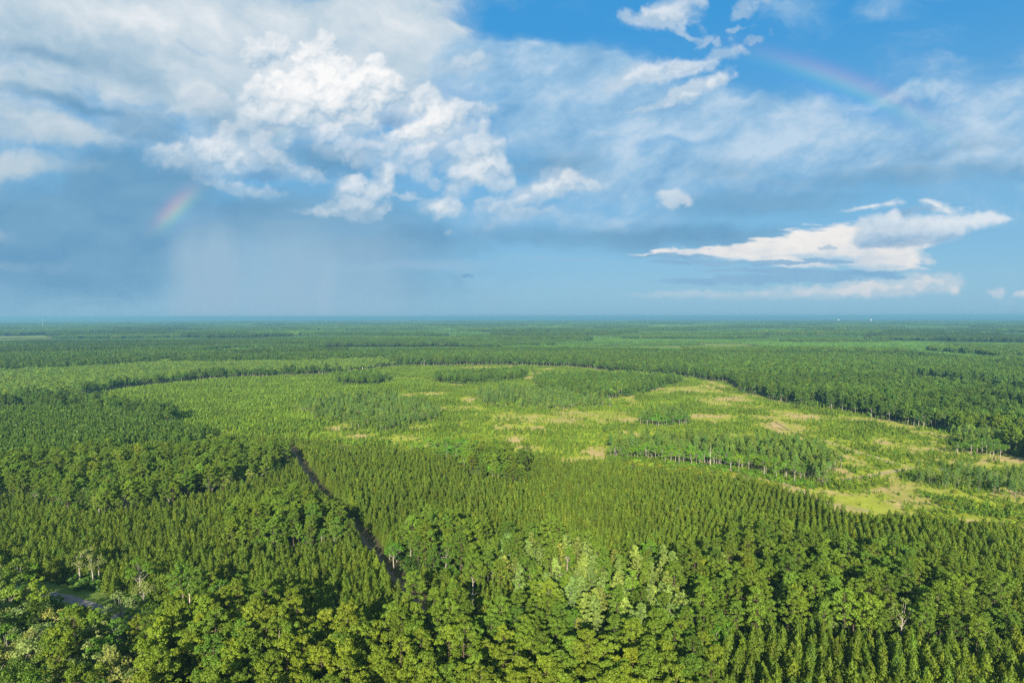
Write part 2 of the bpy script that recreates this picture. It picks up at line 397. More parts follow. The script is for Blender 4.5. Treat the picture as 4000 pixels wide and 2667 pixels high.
def pixel_map(name, rgb, a):       # float picture in memory
    h, w = a.shape
    if rgb is None: rgb = a[..., None]
    im = bpy.data.images.new(name, w, h, alpha=True, float_buffer=True, is_data=True)
    im.alpha_mode = 'CHANNEL_PACKED'
    buf = np.empty((h, w, 4), np.float32)
    buf[..., :3] = rgb; buf[..., 3] = 1.0
    im.pixels.foreach_set(buf.ravel())
    im.update()
    im.pack()
    return im

def build_sky(t):
    # part of the sky before the camera, over the plane (x/y, z/y)
    U0, U1, V0, V1, NU, NV = -1.10, 1.10, -0.02, 0.78, 2300, 836
    u = (np.arange(NU, dtype=np.float32) + .5) / NU * (U1 - U0) + U0
    v = (np.arange(NV, dtype=np.float32) + .5) / NV * (V1 - V0) + V0
    uu, vv = np.meshgrid(u, v)
    dirs = np.stack([uu, np.ones_like(uu), vv], -1) @ CAM_R
    zz = -dirs[..., 2]
    X = (1176 + 1568 * dirs[..., 0] / zz).astype(np.float32)
    Y = (784 - 1568 * dirs[..., 1] / zz).astype(np.float32)
    RGB, A = cloud_map(X, Y, 1.5)
    front, front_a = pixel_map('front_clouds', RGB, A), pixel_map('front_cover', None, A)
    # the rest: an unseen cloud sheet all round, thickened and whitened for paler fill light
    NA, NE = 720, 180
    aa, ee = np.meshgrid((np.arange(NA) + .5) / NA * 2 * math.pi - math.pi, (np.arange(NE) + .5) / NE * math.pi / 2)
    bx, by, bz = np.sin(aa) * np.cos(ee), np.cos(aa) * np.cos(ee), np.sin(ee)
    q = 1.0 / (bz + .18)
    px, py = (bx * q).astype(np.float32), (by * q).astype(np.float32)
    n = fbm(px, py, 1.1, 6, .55, 71) + .4 * fbm(px, py, .35, 5, .55, 72)
    a2 = sstep(n, -.50, .25) * .95
    c2 = LIN((176, 202, 220)) * (1 - np.clip(n + .4, 0, 1)[..., None]) + LIN((228, 232, 234)) * np.clip(n + .4, 0, 1)[..., None]
    around, around_a = pixel_map('surrounding_clouds', c2 * a2[..., None], a2), pixel_map('surrounding_cover', None, a2)

    tc = t.nodes.new('ShaderNodeTexCoord')
    D = vmath(t, 'NORMALIZE', S(t, tc.outputs['Generated']))
    dx, dy, dz = separate(t, D)
    az = dx._m('ARCTAN2', dy)
    el = dz._m('ARCSINE')
    sy = dy.max(0.02)
    pu, pv = dx / sy, dz / sy
    def tex(im, vec, ext='EXTEND', interp='Linear'):
        n = t.nodes.new('ShaderNodeTexImage'); n.image = im; n.extension = ext; n.interpolation = interp
        t.links.new(vec.k, n.inputs['Vector'])
        return S(t, n.outputs['Color'])
    fv = combine(t, (pu - U0) / (U1 - U0), (pv - V0) / (V1 - V0))
    fc, fa = tex(front, fv, interp='Cubic'), separate(t, tex(front_a, fv, interp='Cubic'))[0]
    bv = combine(t, az / (2 * math.pi) + 0.5, (el.max(0.0) / (math.pi / 2)).min(.997).max(.003))
    bc, ba = tex(around, bv, ext='REPEAT'), separate(t, tex(around_a, bv, ext='REPEAT'))[0]
    w = pu.abs().step(1.08, 0.90) * pv.step(0.76, 0.58) * dy.step(0.05, 0.3)
    cc = mix(t, w, bc, fc)
    ca = ba * (1.0 - w) + fa * w

    sk = t.nodes.new('ShaderNodeTexSky')
    sk.sky_type = 'NISHITA'; sk.sun_disc = False
    sk.sun_elevation = SUN_EL; sk.sun_rotation = SUN_AZ
    sk.altitude = 100.0; sk.air_density = 1.0; sk.dust_density = 0.6; sk.ozone_density = 2.0
    col = mix(t, 1.0, S(t, sk.outputs[0]), SKY_TINT, 'MULTIPLY')
    e_ = el.max(0.0)
    k = lambda *c: tuple(x * KS for x in lin(*c))
    air = mix(t, e_.step(0.0, 0.13), k(144, 187, 214), k(120, 175, 212))
    air = mix(t, e_.step(0.10, 0.42), air, k(58, 150, 212))
    col = mix(t, 0.92, col, air)
    out = vmath(t, 'ADD', vmath(t, 'SCALE', col, scale=1.0 - ca), vmath(t, 'SCALE', cc, scale=KS))
    # rainbow: 42 degrees about the antisolar point, where sun falls on rain
    ang = vmath(t, 'DOT_PRODUCT', D, (-SUN_DIR.x, -SUN_DIR.y, -SUN_DIR.z))._m('ARCCOSINE') * (180 / math.pi)
    def spot(x, y, rx, ry, rot=0.0):
        d = ray(x * 4000 / 2352, y * 4000 / 2352)
        m = mapping(t, combine(t, pu, pv), (d[0] / d[1], d[2] / d[1], 0), math.radians(rot), (rx / 1568, ry / 1568, 1))
        r = vmath(t, 'LENGTH', m)
        return (r * r * -1.0).exp()
    seen = (spot(395, 472, 56, 40, 45) * 1.2).max(spot(1940, 165, 220, 75, -24) * 0.72).max(spot(640, 300, 28, 20, 45) * 0.35)
    seen = seen * dy.step(0.1, 0.3)
    def band(c, wd):
        g = (ang - c) / wd
        return (g * g * -1.0).exp() * seen
    amp = 0.175 * KS
    out = vmath(t, 'ADD', out, combine(t, band(42.4, .60) * (amp * 1.10), band(42.0, .55) * (amp * .82), band(41.2, .55) * (amp * .65)))
    return out

bg = WT.nodes.new('ShaderNodeBackground')
wo = WT.nodes.new('ShaderNodeOutputWorld')
WT.links.new(build_sky(WT).k, bg.inputs['Color'])
bg.inputs['Strength'].default_value = SKY_STRENGTH
WT.links.new(bg.outputs[0], wo.inputs['Surface'])
# ------------------------------------------------------------------ mesh helpers
def mesh_from(name, verts, faces_flat, sizes, mats, mat_idx=None):
    me = bpy.data.meshes.new(name)
    verts = np.asarray(verts, np.float32)
    loops = np.asarray(faces_flat, np.int32)
    sizes = np.asarray(sizes, np.int32)
    me.vertices.add(len(verts)); me.vertices.foreach_set('co', verts.ravel())
    me.loops.add(len(loops)); me.loops.foreach_set('vertex_index', loops)
    me.polygons.add(len(sizes))
    me.polygons.foreach_set('loop_start', np.concatenate([[0], np.cumsum(sizes)[:-1]]).astype(np.int32))
    for m in mats:
        if m: me.materials.append(m)
    if mat_idx is not None: me.polygons.foreach_set('material_index', np.asarray(mat_idx, np.int32))
    me.update(calc_edges=True)
    return me

class Bits:
    """collects leaf sprays and tapered stems"""
    def __init__(s): s.v, s.f, s.n, s.m, s.k = [], [], [], [], 0
    def sprays(s, c, nrm, size, aspect=1.0, up=None, mat=1, rng=None):
        """bent kite-shaped sprays at the points C facing NRM; UP: the direction of the long axis"""
        c = np.asarray(c, float); n = len(c)
        nrm = nrm / np.maximum(np.linalg.norm(nrm, axis=1, keepdims=True), 1e-6)
        r = rng.normal(size=(n, 3)) if up is None else up + rng.normal(size=(n, 3)) * .25
        t = np.cross(nrm, np.cross(r, nrm)); t /= np.maximum(np.linalg.norm(t, axis=1, keepdims=True), 1e-6)
        b = np.cross(nrm, t)
        size = np.broadcast_to(np.asarray(size, float), (n,))[:, None]
        j = lambda: rng.uniform(.75, 1.25, (n, 1))
        q = np.stack([c - t * size * aspect * .5 * j(), c + b * size * .5 * j() + t * size * .1, c + t * size * aspect * .5 * j() - nrm * size * .15, c - b * size * .5 * j() + t * size * .1], 1)
        s.v.append(q.reshape(-1, 3)); s.f.append(np.arange(4 * n) + s.k); s.n += [4] * n; s.m += [mat] * n; s.k += 4 * n
    def stem(s, pts, rad, sides=5, mat=0):
        pts = [np.asarray(p, float) for p in pts]; rings = []
        for i, p in enumerate(pts):
            d = pts[min(i + 1, len(pts) - 1)] - pts[max(i - 1, 0)]
            d /= max(np.linalg.norm(d), 1e-6)
            a = np.cross(d, (0, 0, 1) if abs(d[2]) < .9 else (1, 0, 0)); a /= np.linalg.norm(a); b = np.cross(d, a)
            th = np.arange(sides) * 2 * np.pi / sides
            rings.append(p + rad[i] * (np.cos(th)[:, None] * a + np.sin(th)[:, None] * b))
        s.v.append(np.concatenate(rings))
        for i in range(len(pts) - 1):
            for j in range(sides):
                j2 = (j + 1) % sides
                s.f.append(np.array([i * sides + j, i * sides + j2, (i + 1) * sides + j2, (i + 1) * sides + j]) + s.k)
                s.n.append(4); s.m.append(mat)
        s.k += sides * len(pts)
    def mesh(s, name, mats, only=None):
        v = np.concatenate(s.v)
        f = np.concatenate(s.f)
        return mesh_from(name, v, f, s.n, mats, s.m)

def sphere_dirs(n, rng, low=-0.35):
    z = rng.uniform(low, 1, n); a = rng.uniform(0, 2 * np.pi, n); r = np.sqrt(np.maximum(1 - z * z, 0))
    return np.stack([r * np.cos(a), r * np.sin(a), z], 1)

# ------------------------------------------------------------------ materials
def mat_leaf(name, trans=0.34, patch=0.17, patch_scale=0.55):
    m = bpy.data.materials.new(name); m.use_nodes = True
    t = m.node_tree; t.nodes.clear()
    a = t.nodes.new('ShaderNodeAttribute'); a.attribute_type = 'INSTANCER'; a.attribute_name = 'leaf_color'
    tc = t.nodes.new('ShaderNodeTexCoord')
    g = t.nodes.new('ShaderNodeNewGeometry')
    n = noise(t, S(t, tc.outputs['Object']), patch_scale, 2, .6)
    base = S(t, a.outputs['Color'])
    f = 1.0 - patch + n * (2 * patch)
    f = f * (0.88 + S(t, g.outputs['Random Per Island']) * 0.24)
    col = vmath(t, 'SCALE', base, scale=f)
    d = t.nodes.new('ShaderNodeBsdfDiffuse'); tr = t.nodes.new('ShaderNodeBsdfTranslucent')
    t.links.new(col.k, d.inputs['Color'])
    tcl = vmath(t, 'MULTIPLY', col, (1.10, 1.25, 0.55))
    t.links.new(tcl.k, tr.inputs['Color'])
    mx = t.nodes.new('ShaderNodeMixShader'); mx.inputs[0].default_value = trans
    t.links.new(d.outputs[0], mx.inputs[1]); t.links.new(tr.outputs[0], mx.inputs[2])
    gl = t.nodes.new('ShaderNodeBsdfGlossy'); gl.inputs['Roughness'].default_value = .55
    gl.inputs['Color'].default_value = (1, 1, 1, 1)
    m2 = t.nodes.new('ShaderNodeMixShader'); m2.inputs[0].default_value = .008
    t.links.new(mx.outputs[0], m2.inputs[1]); t.links.new(gl.outputs[0], m2.inputs[2])
    o = t.nodes.new('ShaderNodeOutputMaterial'); t.links.new(m2.outputs[0], o.inputs['Surface'])
    return m

def mat_bark(name, c1, c2, scale=3.0):
    m = bpy.data.materials.new(name); m.use_nodes = True
    t = m.node_tree; p = t.nodes['Principled BSDF']
    tc = t.nodes.new('ShaderNodeTexCoord')
    v = mapping(t, S(t, tc.outputs['Object']), (0, 0, 0), 0, (1, 1, .35), 'POINT')
    n = noise(t, v, scale, 4, .65)
    c = mix(t, n.step(.3, .7), c1, c2)
    t.links.new(c.k, p.inputs['Base Color']); p.inputs['Roughness'].default_value = .9
    p.inputs['Specular IOR Level'].default_value = .15
    return m

M_LEAF = mat_leaf('foliage', .42)
M_NEEDLE = mat_leaf('needles', .40, .16, .7)
M_PBARK = mat_bark('pine_bark', (.040, .031, .026), (.098, .068, .052))
M_GBARK = mat_bark('grey_bark', (.14, .125, .105), (.36, .33, .285))
M_CBARK = mat_bark('pale_bark', (.10, .09, .075), (.22, .20, .17))
M_DEAD = mat_bark('dead_wood', (.28, .23, .19), (.50, .45, .40))

# ------------------------------------------------------------------ tree kinds: each builder fills one Bits with stems (slot 0) and sprays (slot 1)
def limb(B, p0, p1, r, rng, sag=.12):
    m = (np.asarray(p0) + p1) / 2 + rng.normal(size=3) * .15; m[2] -= sag * np.linalg.norm(np.asarray(p1) - p0)
    B.stem([p0, m, p1], [r, r * .65, r * .25], 4)

def puff(B, c, r, n, size, rng, flat=.75, aspect=1.3, jit=.42, low=-.3):
    d = sphere_dirs(n, rng, low)
    rad = r * rng.uniform(.62, 1.05, (n, 1))
    p = c + d * rad * np.array([1, 1, flat])
    nr = d + rng.normal(size=(n, 3)) * jit
    B.sprays(p, nr, size * rng.uniform(.7, 1.3, n), aspect, None, 1, rng)

def old_pine(seed, q=1.0, H=22.0, broad=1.0):
    rng = np.random.default_rng(seed); B = Bits()
    lean = rng.normal(size=2) * .35
    ax = lambda z: np.array([lean[0] * (z / H) ** 2 + .15 * math.sin(z * .5 + seed), lean[1] * (z / H) ** 2 + .15 * math.cos(z * .45 + seed), z])
    hc = H * rng.uniform(.36, .52)
    zs = np.linspace(0, H * .97, 7)
    B.stem([ax(z) for z in zs], [.30 * (1 - .82 * z / H) for z in zs], 6)
    nl = int(rng.integers(20, 26))
    ga = rng.uniform(0, 6.28)
    Rm = rng.uniform(3.2, 4.1) * broad
    fine = q > .5
    lop = rng.uniform(0, 6.28)                         # crowns are fuller on one side
    for i in range(nl):
        t = (i + rng.uniform(0, .8)) / nl
        z0 = hc + (H - hc) * t * .95
        a = ga + i * 2.4 + rng.uniform(-.4, .4)
        R = Rm * (math.sin(math.pi * (.25 + .68 * t)) ** .75) * rng.uniform(.72, 1.08) * (1 + .16 * math.cos(a - lop))
        tip = ax(z0) + np.array([math.cos(a) * R, math.sin(a) * R, R * rng.uniform(.08, .36)])
        if fine: limb(B, ax(z0 - .3), tip, .085 * (1.2 - t * .6), rng)
        for k in range(2 if R < 1.6 else 4):
            f = rng.uniform(.55, 1.0)
            c = ax(z0) * (1 - f) + tip * f + rng.normal(size=3) * np.array([.55, .55, .40])
            puff(B, c, rng.uniform(.6, 1.05), max(5, int((40 if fine else 30) * q)), (.36 if fine else .52) / q ** .45, rng, .82)
    for k in range(7):                                 # the domed top
        d = sphere_dirs(1, rng, .2)[0]
        puff(B, ax(H * .90) + d * np.array([1.7, 1.7, 1.5]) * broad, rng.uniform(.6, .95), max(5, int((40 if fine else 30) * q)), (.36 if fine else .52) / q ** .45, rng, .85)
    for k in range(int(rng.integers(2, 6))):       # dead stubs below the crown
        if q < .5: break
        z = hc * rng.uniform(.62, 1.0); a = rng.uniform(0, 6.28); L = rng.uniform(.8, 2.4)
        B.stem([ax(z), ax(z) + np.array([math.cos(a) * L, math.sin(a) * L, .15 * L])], [.05, .015], 3)
    return B

def young_pine(seed, q=1.0, H=8.6, wide=1.0):
    rng = np.random.default_rng(seed); B = Bits()
    B.stem([(0, 0, 0), (0, 0, H * .5), (0, 0, H * .97)], [.10, .07, .02], 5)
    n = int((560 if q > .5 else 360) * q)
    t = rng.power(1.35, n) ; t = 1 - t                # more needles low down, where the crown is wide
    t = np.clip(.0 + t, 0, 1)
    z = H * (.16 + .84 * t)
    R = 2.05 * wide * (1 - t) ** .54 * (.80 + .20 * np.cos(t * 42 + seed)) + .15
    a = rng.uniform(0, 6.28, n)
    f = rng.uniform(.55, 1.05, n)
    d = np.stack([np.cos(a), np.sin(a), np.zeros(n)], 1)
    p = d * (R * f)[:, None]; p[:, 2] = z + rng.normal(size=n) * .12
    upd = d * .55 + np.array([0, 0, 1.0])
    nr = d + rng.normal(size=(n, 3)) * .45 + np.array([0, 0, .25])
    B.sprays(p, nr, (.27 if q > .5 else .34) / q ** .45 * rng.uniform(.7, 1.3, n), 2.0, upd, 1, rng)
    m = max(6, int(26 * q))
    a = rng.uniform(0, 6.28, m)
    p = np.stack([np.cos(a) * .1, np.sin(a) * .1, H * rng.uniform(.92, 1.03, m)], 1)
    B.sprays(p, np.stack([np.cos(a), np.sin(a), a * 0 + .1], 1), .26 / q ** .4, 2.6, np.broadcast_to(np.array([0, 0, 1.]), (m, 3)), 1, rng)
    return B

def broadleaf(seed, q=1.0, H=15.0, R=4.6, open_=0.0):
    rng = np.random.default_rng(seed); B = Bits()
    hb = H * .34
    B.stem([(0, 0, 0), (.2, .1, hb), (.1, -.1, H * .62)], [.30, .24, .12], 6)
    nl = int(rng.integers(16, 24))
    for i in range(nl):
        d = sphere_dirs(1, rng, -.25)[0]
        rr = rng.uniform(.55, 1.0)
        c = np.array([0, 0, H * .62]) + d * np.array([R, R, H * .36]) * rr
        if q > .5 and rng.random() < (.55 + open_ * .4): limb(B, np.array([.15, 0, hb + (H * .3) * rng.random()]), c, .10, rng, -.05)
        puff(B, c, rng.uniform(1.0, 1.9) * (R / 4.6) * (1 - .25 * open_), max(6, int((80 if q > .5 else 48) * q * (1 - .35 * open_))), (.42 if q > .5 else .55) / q ** .45, rng, .8, 1.2, .6, -.35)
    return B

def cypress(seed, q=1.0, H=16.0):
    rng = np.random.default_rng(seed); B = Bits()
    sw = rng.normal(size=2) * .3
    ax = lambda z: np.array([sw[0] * (z / H) ** 2, sw[1] * (z / H) ** 2, z])
    B.stem([ax(0), ax(H * .2), ax(H * .6), ax(H * .98)], [.17, .12, .08, .03], 5)
    hc = H * rng.uniform(.28, .5)
    nl = int(rng.integers(18, 26))
    for i in range(nl):
        t = (i + rng.random()) / nl
        z = hc + (H - hc) * t
        R = 3.3 * (1 - t) ** .55 * rng.uniform(.55, 1.15) + .3
        a = i * 2.4 + rng.uniform(-.5, .5)
        tip = ax(z) + np.array([math.cos(a) * R, math.sin(a) * R, .25 * R])
        if q > .5 and R > .8: B.stem([ax(z), tip], [.045, .012], 3)
        puff(B, ax(z) * .35 + tip * .65, rng.uniform(.75, 1.2), max(5, int(30 * q)), .50 / q ** .45, rng, .75, 1.5, .55)
    return B

def sapling(seed, q=1.0, H=3.0):
    rng = np.random.default_rng(seed); B = Bits()
    B.stem([(0, 0, 0), (0, 0, H * .9)], [.05, .015], 4)
    n = int(64 * q)
    t = 1 - rng.power(1.5, n)
    R = .95 * (1 - t) ** .7 + .06
    a = rng.uniform(0, 6.28, n); d = np.stack([np.cos(a), np.sin(a), a * 0], 1)
    p = d * (R * rng.uniform(.5, 1.05, n))[:, None]; p[:, 2] = H * (.10 + .9 * t)
    B.sprays(p, d + rng.normal(size=(n, 3)) * .5 + np.array([0, 0, .3]), .38 / q ** .45 * rng.uniform(.7, 1.3, n), 1.8, d * .6 + np.array([0, 0, 1.]), 1, rng)
    return B

def bush(seed, q=1.0, R=1.6, H=1.9):
    rng = np.random.default_rng(seed); B = Bits()
    for k in range(3):
        a = rng.uniform(0, 6.28); B.stem([(0, 0, 0), (math.cos(a) * R * .5, math.sin(a) * R * .5, H * .6)], [.04, .015], 3)
    for k in range(5):
        c = np.array([*rng.normal(size=2) * R * .42, H * rng.uniform(.35, .6)])
        puff(B, c, R * rng.uniform(.4, .6), max(5, int(22 * q)), .42 / q ** .45, rng, .9)
    return B

def snag(seed, H=15.0):
    rng = np.random.default_rng(seed); B = Bits()
    B.stem([(0, 0, 0), (.2, .1, H * .4), (-.1, .2, H * .75), (.3, .1, H)], [.26, .2, .13, .03], 6)
    for i in range(9):
        z = H * rng.uniform(.5, .95); a = rng.uniform(0, 6.28); L = rng.uniform(1.2, 3.4) * (1.3 - z / H)
        p1 = np.array([math.cos(a) * L * .6, math.sin(a) * L * .6, z + L * .35]); p2 = p1 + np.array([math.cos(a + .5) * L * .5, math.sin(a + .5) * L * .5, L * .45])
        B.stem([(0, .1, z), p1, p2], [.08, .05, .015], 4)
    return B

# prototypes: [joined mesh for the masses], and stem / crown meshes for the single trees
KINDS = {}
def split_mats(B, name, mats):
    v = np.concatenate(B.v); f = np.concatenate(B.f); n = np.array(B.n); m = np.array(B.m)
    st = np.concatenate([[0], np.cumsum(n)[:-1]])
    out = []
    for k in (0, 1):
        sel = np.where(m == k)[0]
        if not len(sel): out.append(None); continue
        idx = np.concatenate([np.arange(st[i], st[i] + n[i]) for i in sel]) if len(set(n)) > 1 else (st[sel][:, None] + np.arange(n[0])).ravel()
        fl = f[idx]; u, inv = np.unique(fl, return_inverse=True)
        out.append(mesh_from(name + ('_stem', '_crown')[k], v[u], inv, n[sel], [mats[k]]))
    return out

PROTO = bpy.data.collections.new('prototypes')       # holds shapes for the masses; not linked to the scene
def proto_coll(name, meshes):
    c = bpy.data.collections.new(name)
    for i, me in enumerate(meshes):
        o = bpy.data.objects.new(f'{name}_{chr(97 + i)}', me); c.objects.link(o)
    return c

def kind(name, builder, variants, mats, far=.22):
    near = [builder(100 + i * 7, 1.0, *v) for i, v in enumerate(variants)]
    low = [builder(100 + i * 7, far, *v) for i, v in enumerate(variants)]
    KINDS[name] = dict(
        parts=[split_mats(b, f'{name}_{i}', mats) for i, b in enumerate(near)],
        near=proto_coll(name + '_near', [b.mesh(f'{name}_near', mats) for b in near]),
        far=proto_coll(name + '_far', [b.mesh(f'{name}_far', mats) for b in low]), n=len(variants), low=low, mats=mats)

kind('pine', old_pine, [(22, 1.0), (23.5, .9), (21, 1.15), (24, 1.0), (20, .85), (22.5, 1.25), (21.5, 1.05), (23, .8), (19.5, 1.1)], [M_PBARK, M_NEEDLE])
kind('young', young_pine, [(8.6, 1.0), (9.2, .9), (8.0, 1.05), (8.8, .95), (7.4, .9), (8.4, .85), (9.0, 1.1), (7.8, 1.0)], [M_PBARK, M_NEEDLE])
kind('broad', broadleaf, [(15, 4.4, .0), (13, 4.8, .1), (17, 4.2, .2), (14, 4.0, .6), (16, 5.0, .8), (12, 4.2, .3), (15.5, 5.2, .15), (16.5, 4.4, .9)], [M_GBARK, M_LEAF])
kind('cypress', cypress, [(16,), (18,), (14.5,), (17,)], [M_CBARK, M_LEAF])
kind('sapling', sapling, [(3.0,), (2.5,), (3.6,)], [M_PBARK, M_NEEDLE], .5)
kind('bush', bush, [(1.6, 1.9), (2.0, 2.2), (1.3, 1.6)], [M_GBARK, M_LEAF], .5)

# clumps of far trees, 13 m square, and wide patches of distant canopy
def merge(items):
    B = Bits()
    for (b, x, y, s, r) in items:
        v = np.concatenate(b.v); c, sn = math.cos(r), math.sin(r)
        w = np.stack([(v[:, 0] * c - v[:, 1] * sn) * s + x, (v[:, 0] * sn + v[:, 1] * c) * s + y, v[:, 2] * s], 1)
        B.v.append(w); B.f.append(np.concatenate(b.f) + B.k); B.n += b.n; B.m += b.m; B.k += len(v)
    return B

def clump(kname, q, cell, step, seed, smin, smax):
    rng = np.random.default_rng(seed); it = []
    fn, args = {'pine': (old_pine, (22, .8)), 'broad': (broadleaf, (14, 4.2, .0)), 'young': (young_pine, (8.6, 1.0)), 'cypress': (cypress, (16,))}[kname]
    pro = [fn(500 + k * 3, q, *args) for k in range(4)]
    for x in np.arange(-cell / 2 + step / 2, cell / 2, step):
        for y in np.arange(-cell / 2 + step / 2, cell / 2, step):
            it.append((pro[rng.integers(4)], x + rng.uniform(-.35, .35) * step, y + rng.uniform(-.35, .35) * step, rng.uniform(smin, smax), rng.uniform(0, 6.28)))
    return merge(it)

CLUMP = {
    'pine': proto_coll('pine_clump', [clump('pine', .10, 13.5, 4.5, k, .78, 1.0).mesh('pine_clump', [M_PBARK, M_NEEDLE]) for k in range(4)]),
    'broad': proto_coll('broad_clump', [clump('broad', .13, 13.5, 6.75, k, .6, .95).mesh('broad_clump', [M_GBARK, M_LEAF]) for k in range(4)]),
    'young': proto_coll('young_clump', [clump('young', .10, 13.5, 3.4, k, .8, 1.1).mesh('young_clump', [M_PBARK, M_NEEDLE]) for k in range(4)]),
    'pine_wide': proto_coll('pine_wide', [clump('pine', .035, 45, 6.4, k, .75, 1.05).mesh('pine_wide', [M_PBARK, M_NEEDLE]) for k in range(3)]),
    'broad_wide': proto_coll('broad_wide', [clump('broad', .05, 45, 7.5, k, .6, 1.1).mesh('broad_wide', [M_GBARK, M_LEAF]) for k in range(3)]),
}
# ------------------------------------------------------------------ the land: stands of trees as outlines on the ground
def on_ground(pts, z=0.0):
    return np.array([ground(x, y, z) for x, y in pts])

def inside(poly, x, y):
    r = np.zeros(x.shape, bool); n = len(poly)
    for i in range(n):
        (x0, y0), (x1, y1) = poly[i], poly[(i + 1) % n]
        if y0 == y1: continue
        c = ((y0 > y) != (y1 > y)) & (x < (x1 - x0) * (y - y0) / (y1 - y0) + x0)
        r ^= c
    return r

def near_line(pts, x, y):          # distance to a polyline
    d = np.full(x.shape, 1e9)
    for (x0, y0), (x1, y1) in zip(pts[:-1], pts[1:]):
        dx, dy = x1 - x0, y1 - y0
        t = np.clip(((x - x0) * dx + (y - y0) * dy) / (dx * dx + dy * dy), 0, 1)
        d = np.minimum(d, np.hypot(x - x0 - t * dx, y - y0 - t * dy))
    return d

# codes of the stands
FAR, CLEAR, YOUNG, PINES, HARD, CYP, BAND, DARKY, LIGHT, LOW = range(10)
ZONES = []
def zone(code, pts, z=0.0): ZONES.append((code, on_ground(pts, z)))

# the near planted woods fill the foreground wherever nothing else stands
zone(YOUNG, [(-900, 1600), (92, 1590), (560, 1625), (800, 1690), (1110, 1715), (1300, 1735), (1480, 1752), (1750, 1770), (2010, 1782), (2240, 1808), (2550, 1826), (2825, 1870), (3010, 1900), (3190, 1945), (3290, 2015), (3696, 2040), (4000, 2075), (5200, 2300), (5600, 3600), (-1600, 3600)], 4.0)
CLEAR_PX = [(100, 1560), (312, 1548), (587, 1507), (825, 1481), (1283, 1464), (1375, 1450), (1549, 1430), (2000, 1425), (2275, 1436), (2403, 1452), (2642, 1466), (2788, 1487), (2862, 1497), (2917, 1532), (3036, 1565), (3182, 1592), (3375, 1624), (3558, 1656), (3714, 1697), (3833, 1743), (4000, 1800), (4400, 1930), (5200, 2150),
            (5200, 2300), (4000, 2062), (3696, 2030), (3283, 2008), (3192, 1942), (3008, 1896), (2825, 1868), (2550, 1822), (2229, 1804), (2000, 1778), (1742, 1766), (1467, 1748), (1283, 1730), (1100, 1712), (871, 1711), (807, 1688), (779, 1670), (550, 1615), (348, 1590), (200, 1585)]
zone(CLEAR, CLEAR_PX)
# pale broadleaf band between the clearing and the dark pines on the far left
zone(BAND, [(-700, 1490), (0, 1466), (367, 1450), (587, 1432), (669, 1418), (917, 1427), (1192, 1422), (1375, 1413), (1500, 1415), (1549, 1430), (1375, 1452), (1283, 1461), (825, 1478), (587, 1504), (300, 1546), (137, 1564), (0, 1597), (-200, 1630), (-700, 1730)])
# tall dark pines beyond: left, two blocks in the middle, the long edge across the centre and right
zone(PINES, [(-900, 1495), (0, 1466), (350, 1450), (587, 1434), (640, 1420), (672, 1408), (700, 1392), (690, 1372), (500, 1362), (-900, 1362)])
zone(PINES, [(672, 1430), (860, 1432), (1046, 1424), (1050, 1400), (1046, 1390), (760, 1396)])
zone(PINES, [(1062, 1426), (1250, 1424), (1420, 1416), (1420, 1388), (1250, 1380), (1062, 1384)])
zone(PINES, [(1549, 1425), (2000, 1422), (2275, 1434), (2403, 1450), (2642, 1464), (2788, 1483), (2862, 1494), (2917, 1530), (3036, 1562), (3160, 1588), (3172, 1570), (3215, 1575), (3230, 1595), (3375, 1621), (3558, 1652), (3714, 1692), (3833, 1738), (4000, 1795), (4500, 1950), (5600, 2200),
             (5600, 1520), (4000, 1440), (3500, 1392), (3000, 1385), (2600, 1390), (2250, 1378), (1900, 1374), (1549, 1385)])
# low regrowth between far stands, and strips that bare their dark edges
zone(BAND, [(760, 1396), (1046, 1388), (1062, 1382), (1380, 1378), (1330, 1364), (900, 1366), (760, 1376)])
zone(LOW, [(1237, 1360), (1806, 1356), (2000, 1360), (2000, 1367), (1500, 1372), (1237, 1370)])
zone(LOW, [(2150, 1347), (2700, 1342), (2750, 1349), (2150, 1354)])
zone(LOW, [(2900, 1365), (3350, 1372), (3400, 1380), (2900, 1374)])
zone(LOW, [(3420, 1410), (3720, 1402), (3760, 1412), (3450, 1422)])
zone(LOW, [(0, 1318), (800, 1322), (800, 1328), (0, 1326)])
zone(LOW, [(3300, 1330), (4000, 1340), (4200, 1352), (3300, 1340)])
zone(LOW, [(3690, 1452), (3765, 1412), (3790, 1418), (3718, 1460)])
zone(LOW, [(3160, 1590), (3185, 1560), (3215, 1560), (3225, 1598)])
zone(LOW, [(3480, 1500), (3560, 1470), (3900, 1520), (4200, 1580), (4200, 1600), (3850, 1545)])
zone(LOW, [(3700, 1560), (4000, 1600), (4300, 1700), (4300, 1740), (3980, 1640)])
# clumps standing in the clearing
zone(PINES, [(1310, 1500), (1340, 1482), (1480, 1474), (1510, 1490), (1490, 1503), (1400, 1505)])
zone(PINES, [(1690, 1495), (1720, 1476), (1960, 1462), (2060, 1457), (2060, 1474), (1960, 1490), (1850, 1497)])
zone(PINES, [(2100, 1500), (2110, 1482), (2300, 1475), (2640, 1487), (2690, 1494), (2590, 1508), (2540, 1530), (2440, 1552), (2370, 1557), (2200, 1545), (2100, 1528)])
zone(LIGHT, [(1850, 1562), (1870, 1528), (2000, 1520), (2100, 1530), (2200, 1547), (2370, 1559), (2380, 1590), (2200, 1600), (1950, 1598)])
zone(LIGHT, [(1150, 1600), (1300, 1562), (1500, 1552), (1690, 1590), (1700, 1640), (1600, 1665), (1500, 1692), (1350, 1672), (1250, 1645)])
zone(CYP, [(2385, 1782), (2395, 1748), (2600, 1738), (3000, 1744), (3215, 1760), (3230, 1800), (3205, 1890), (3054, 1843), (2779, 1818), (2550, 1792)])
zone(CYP, [(2500, 1652), (2560, 1627), (2690, 1622), (2685, 1650), (2600, 1658)])
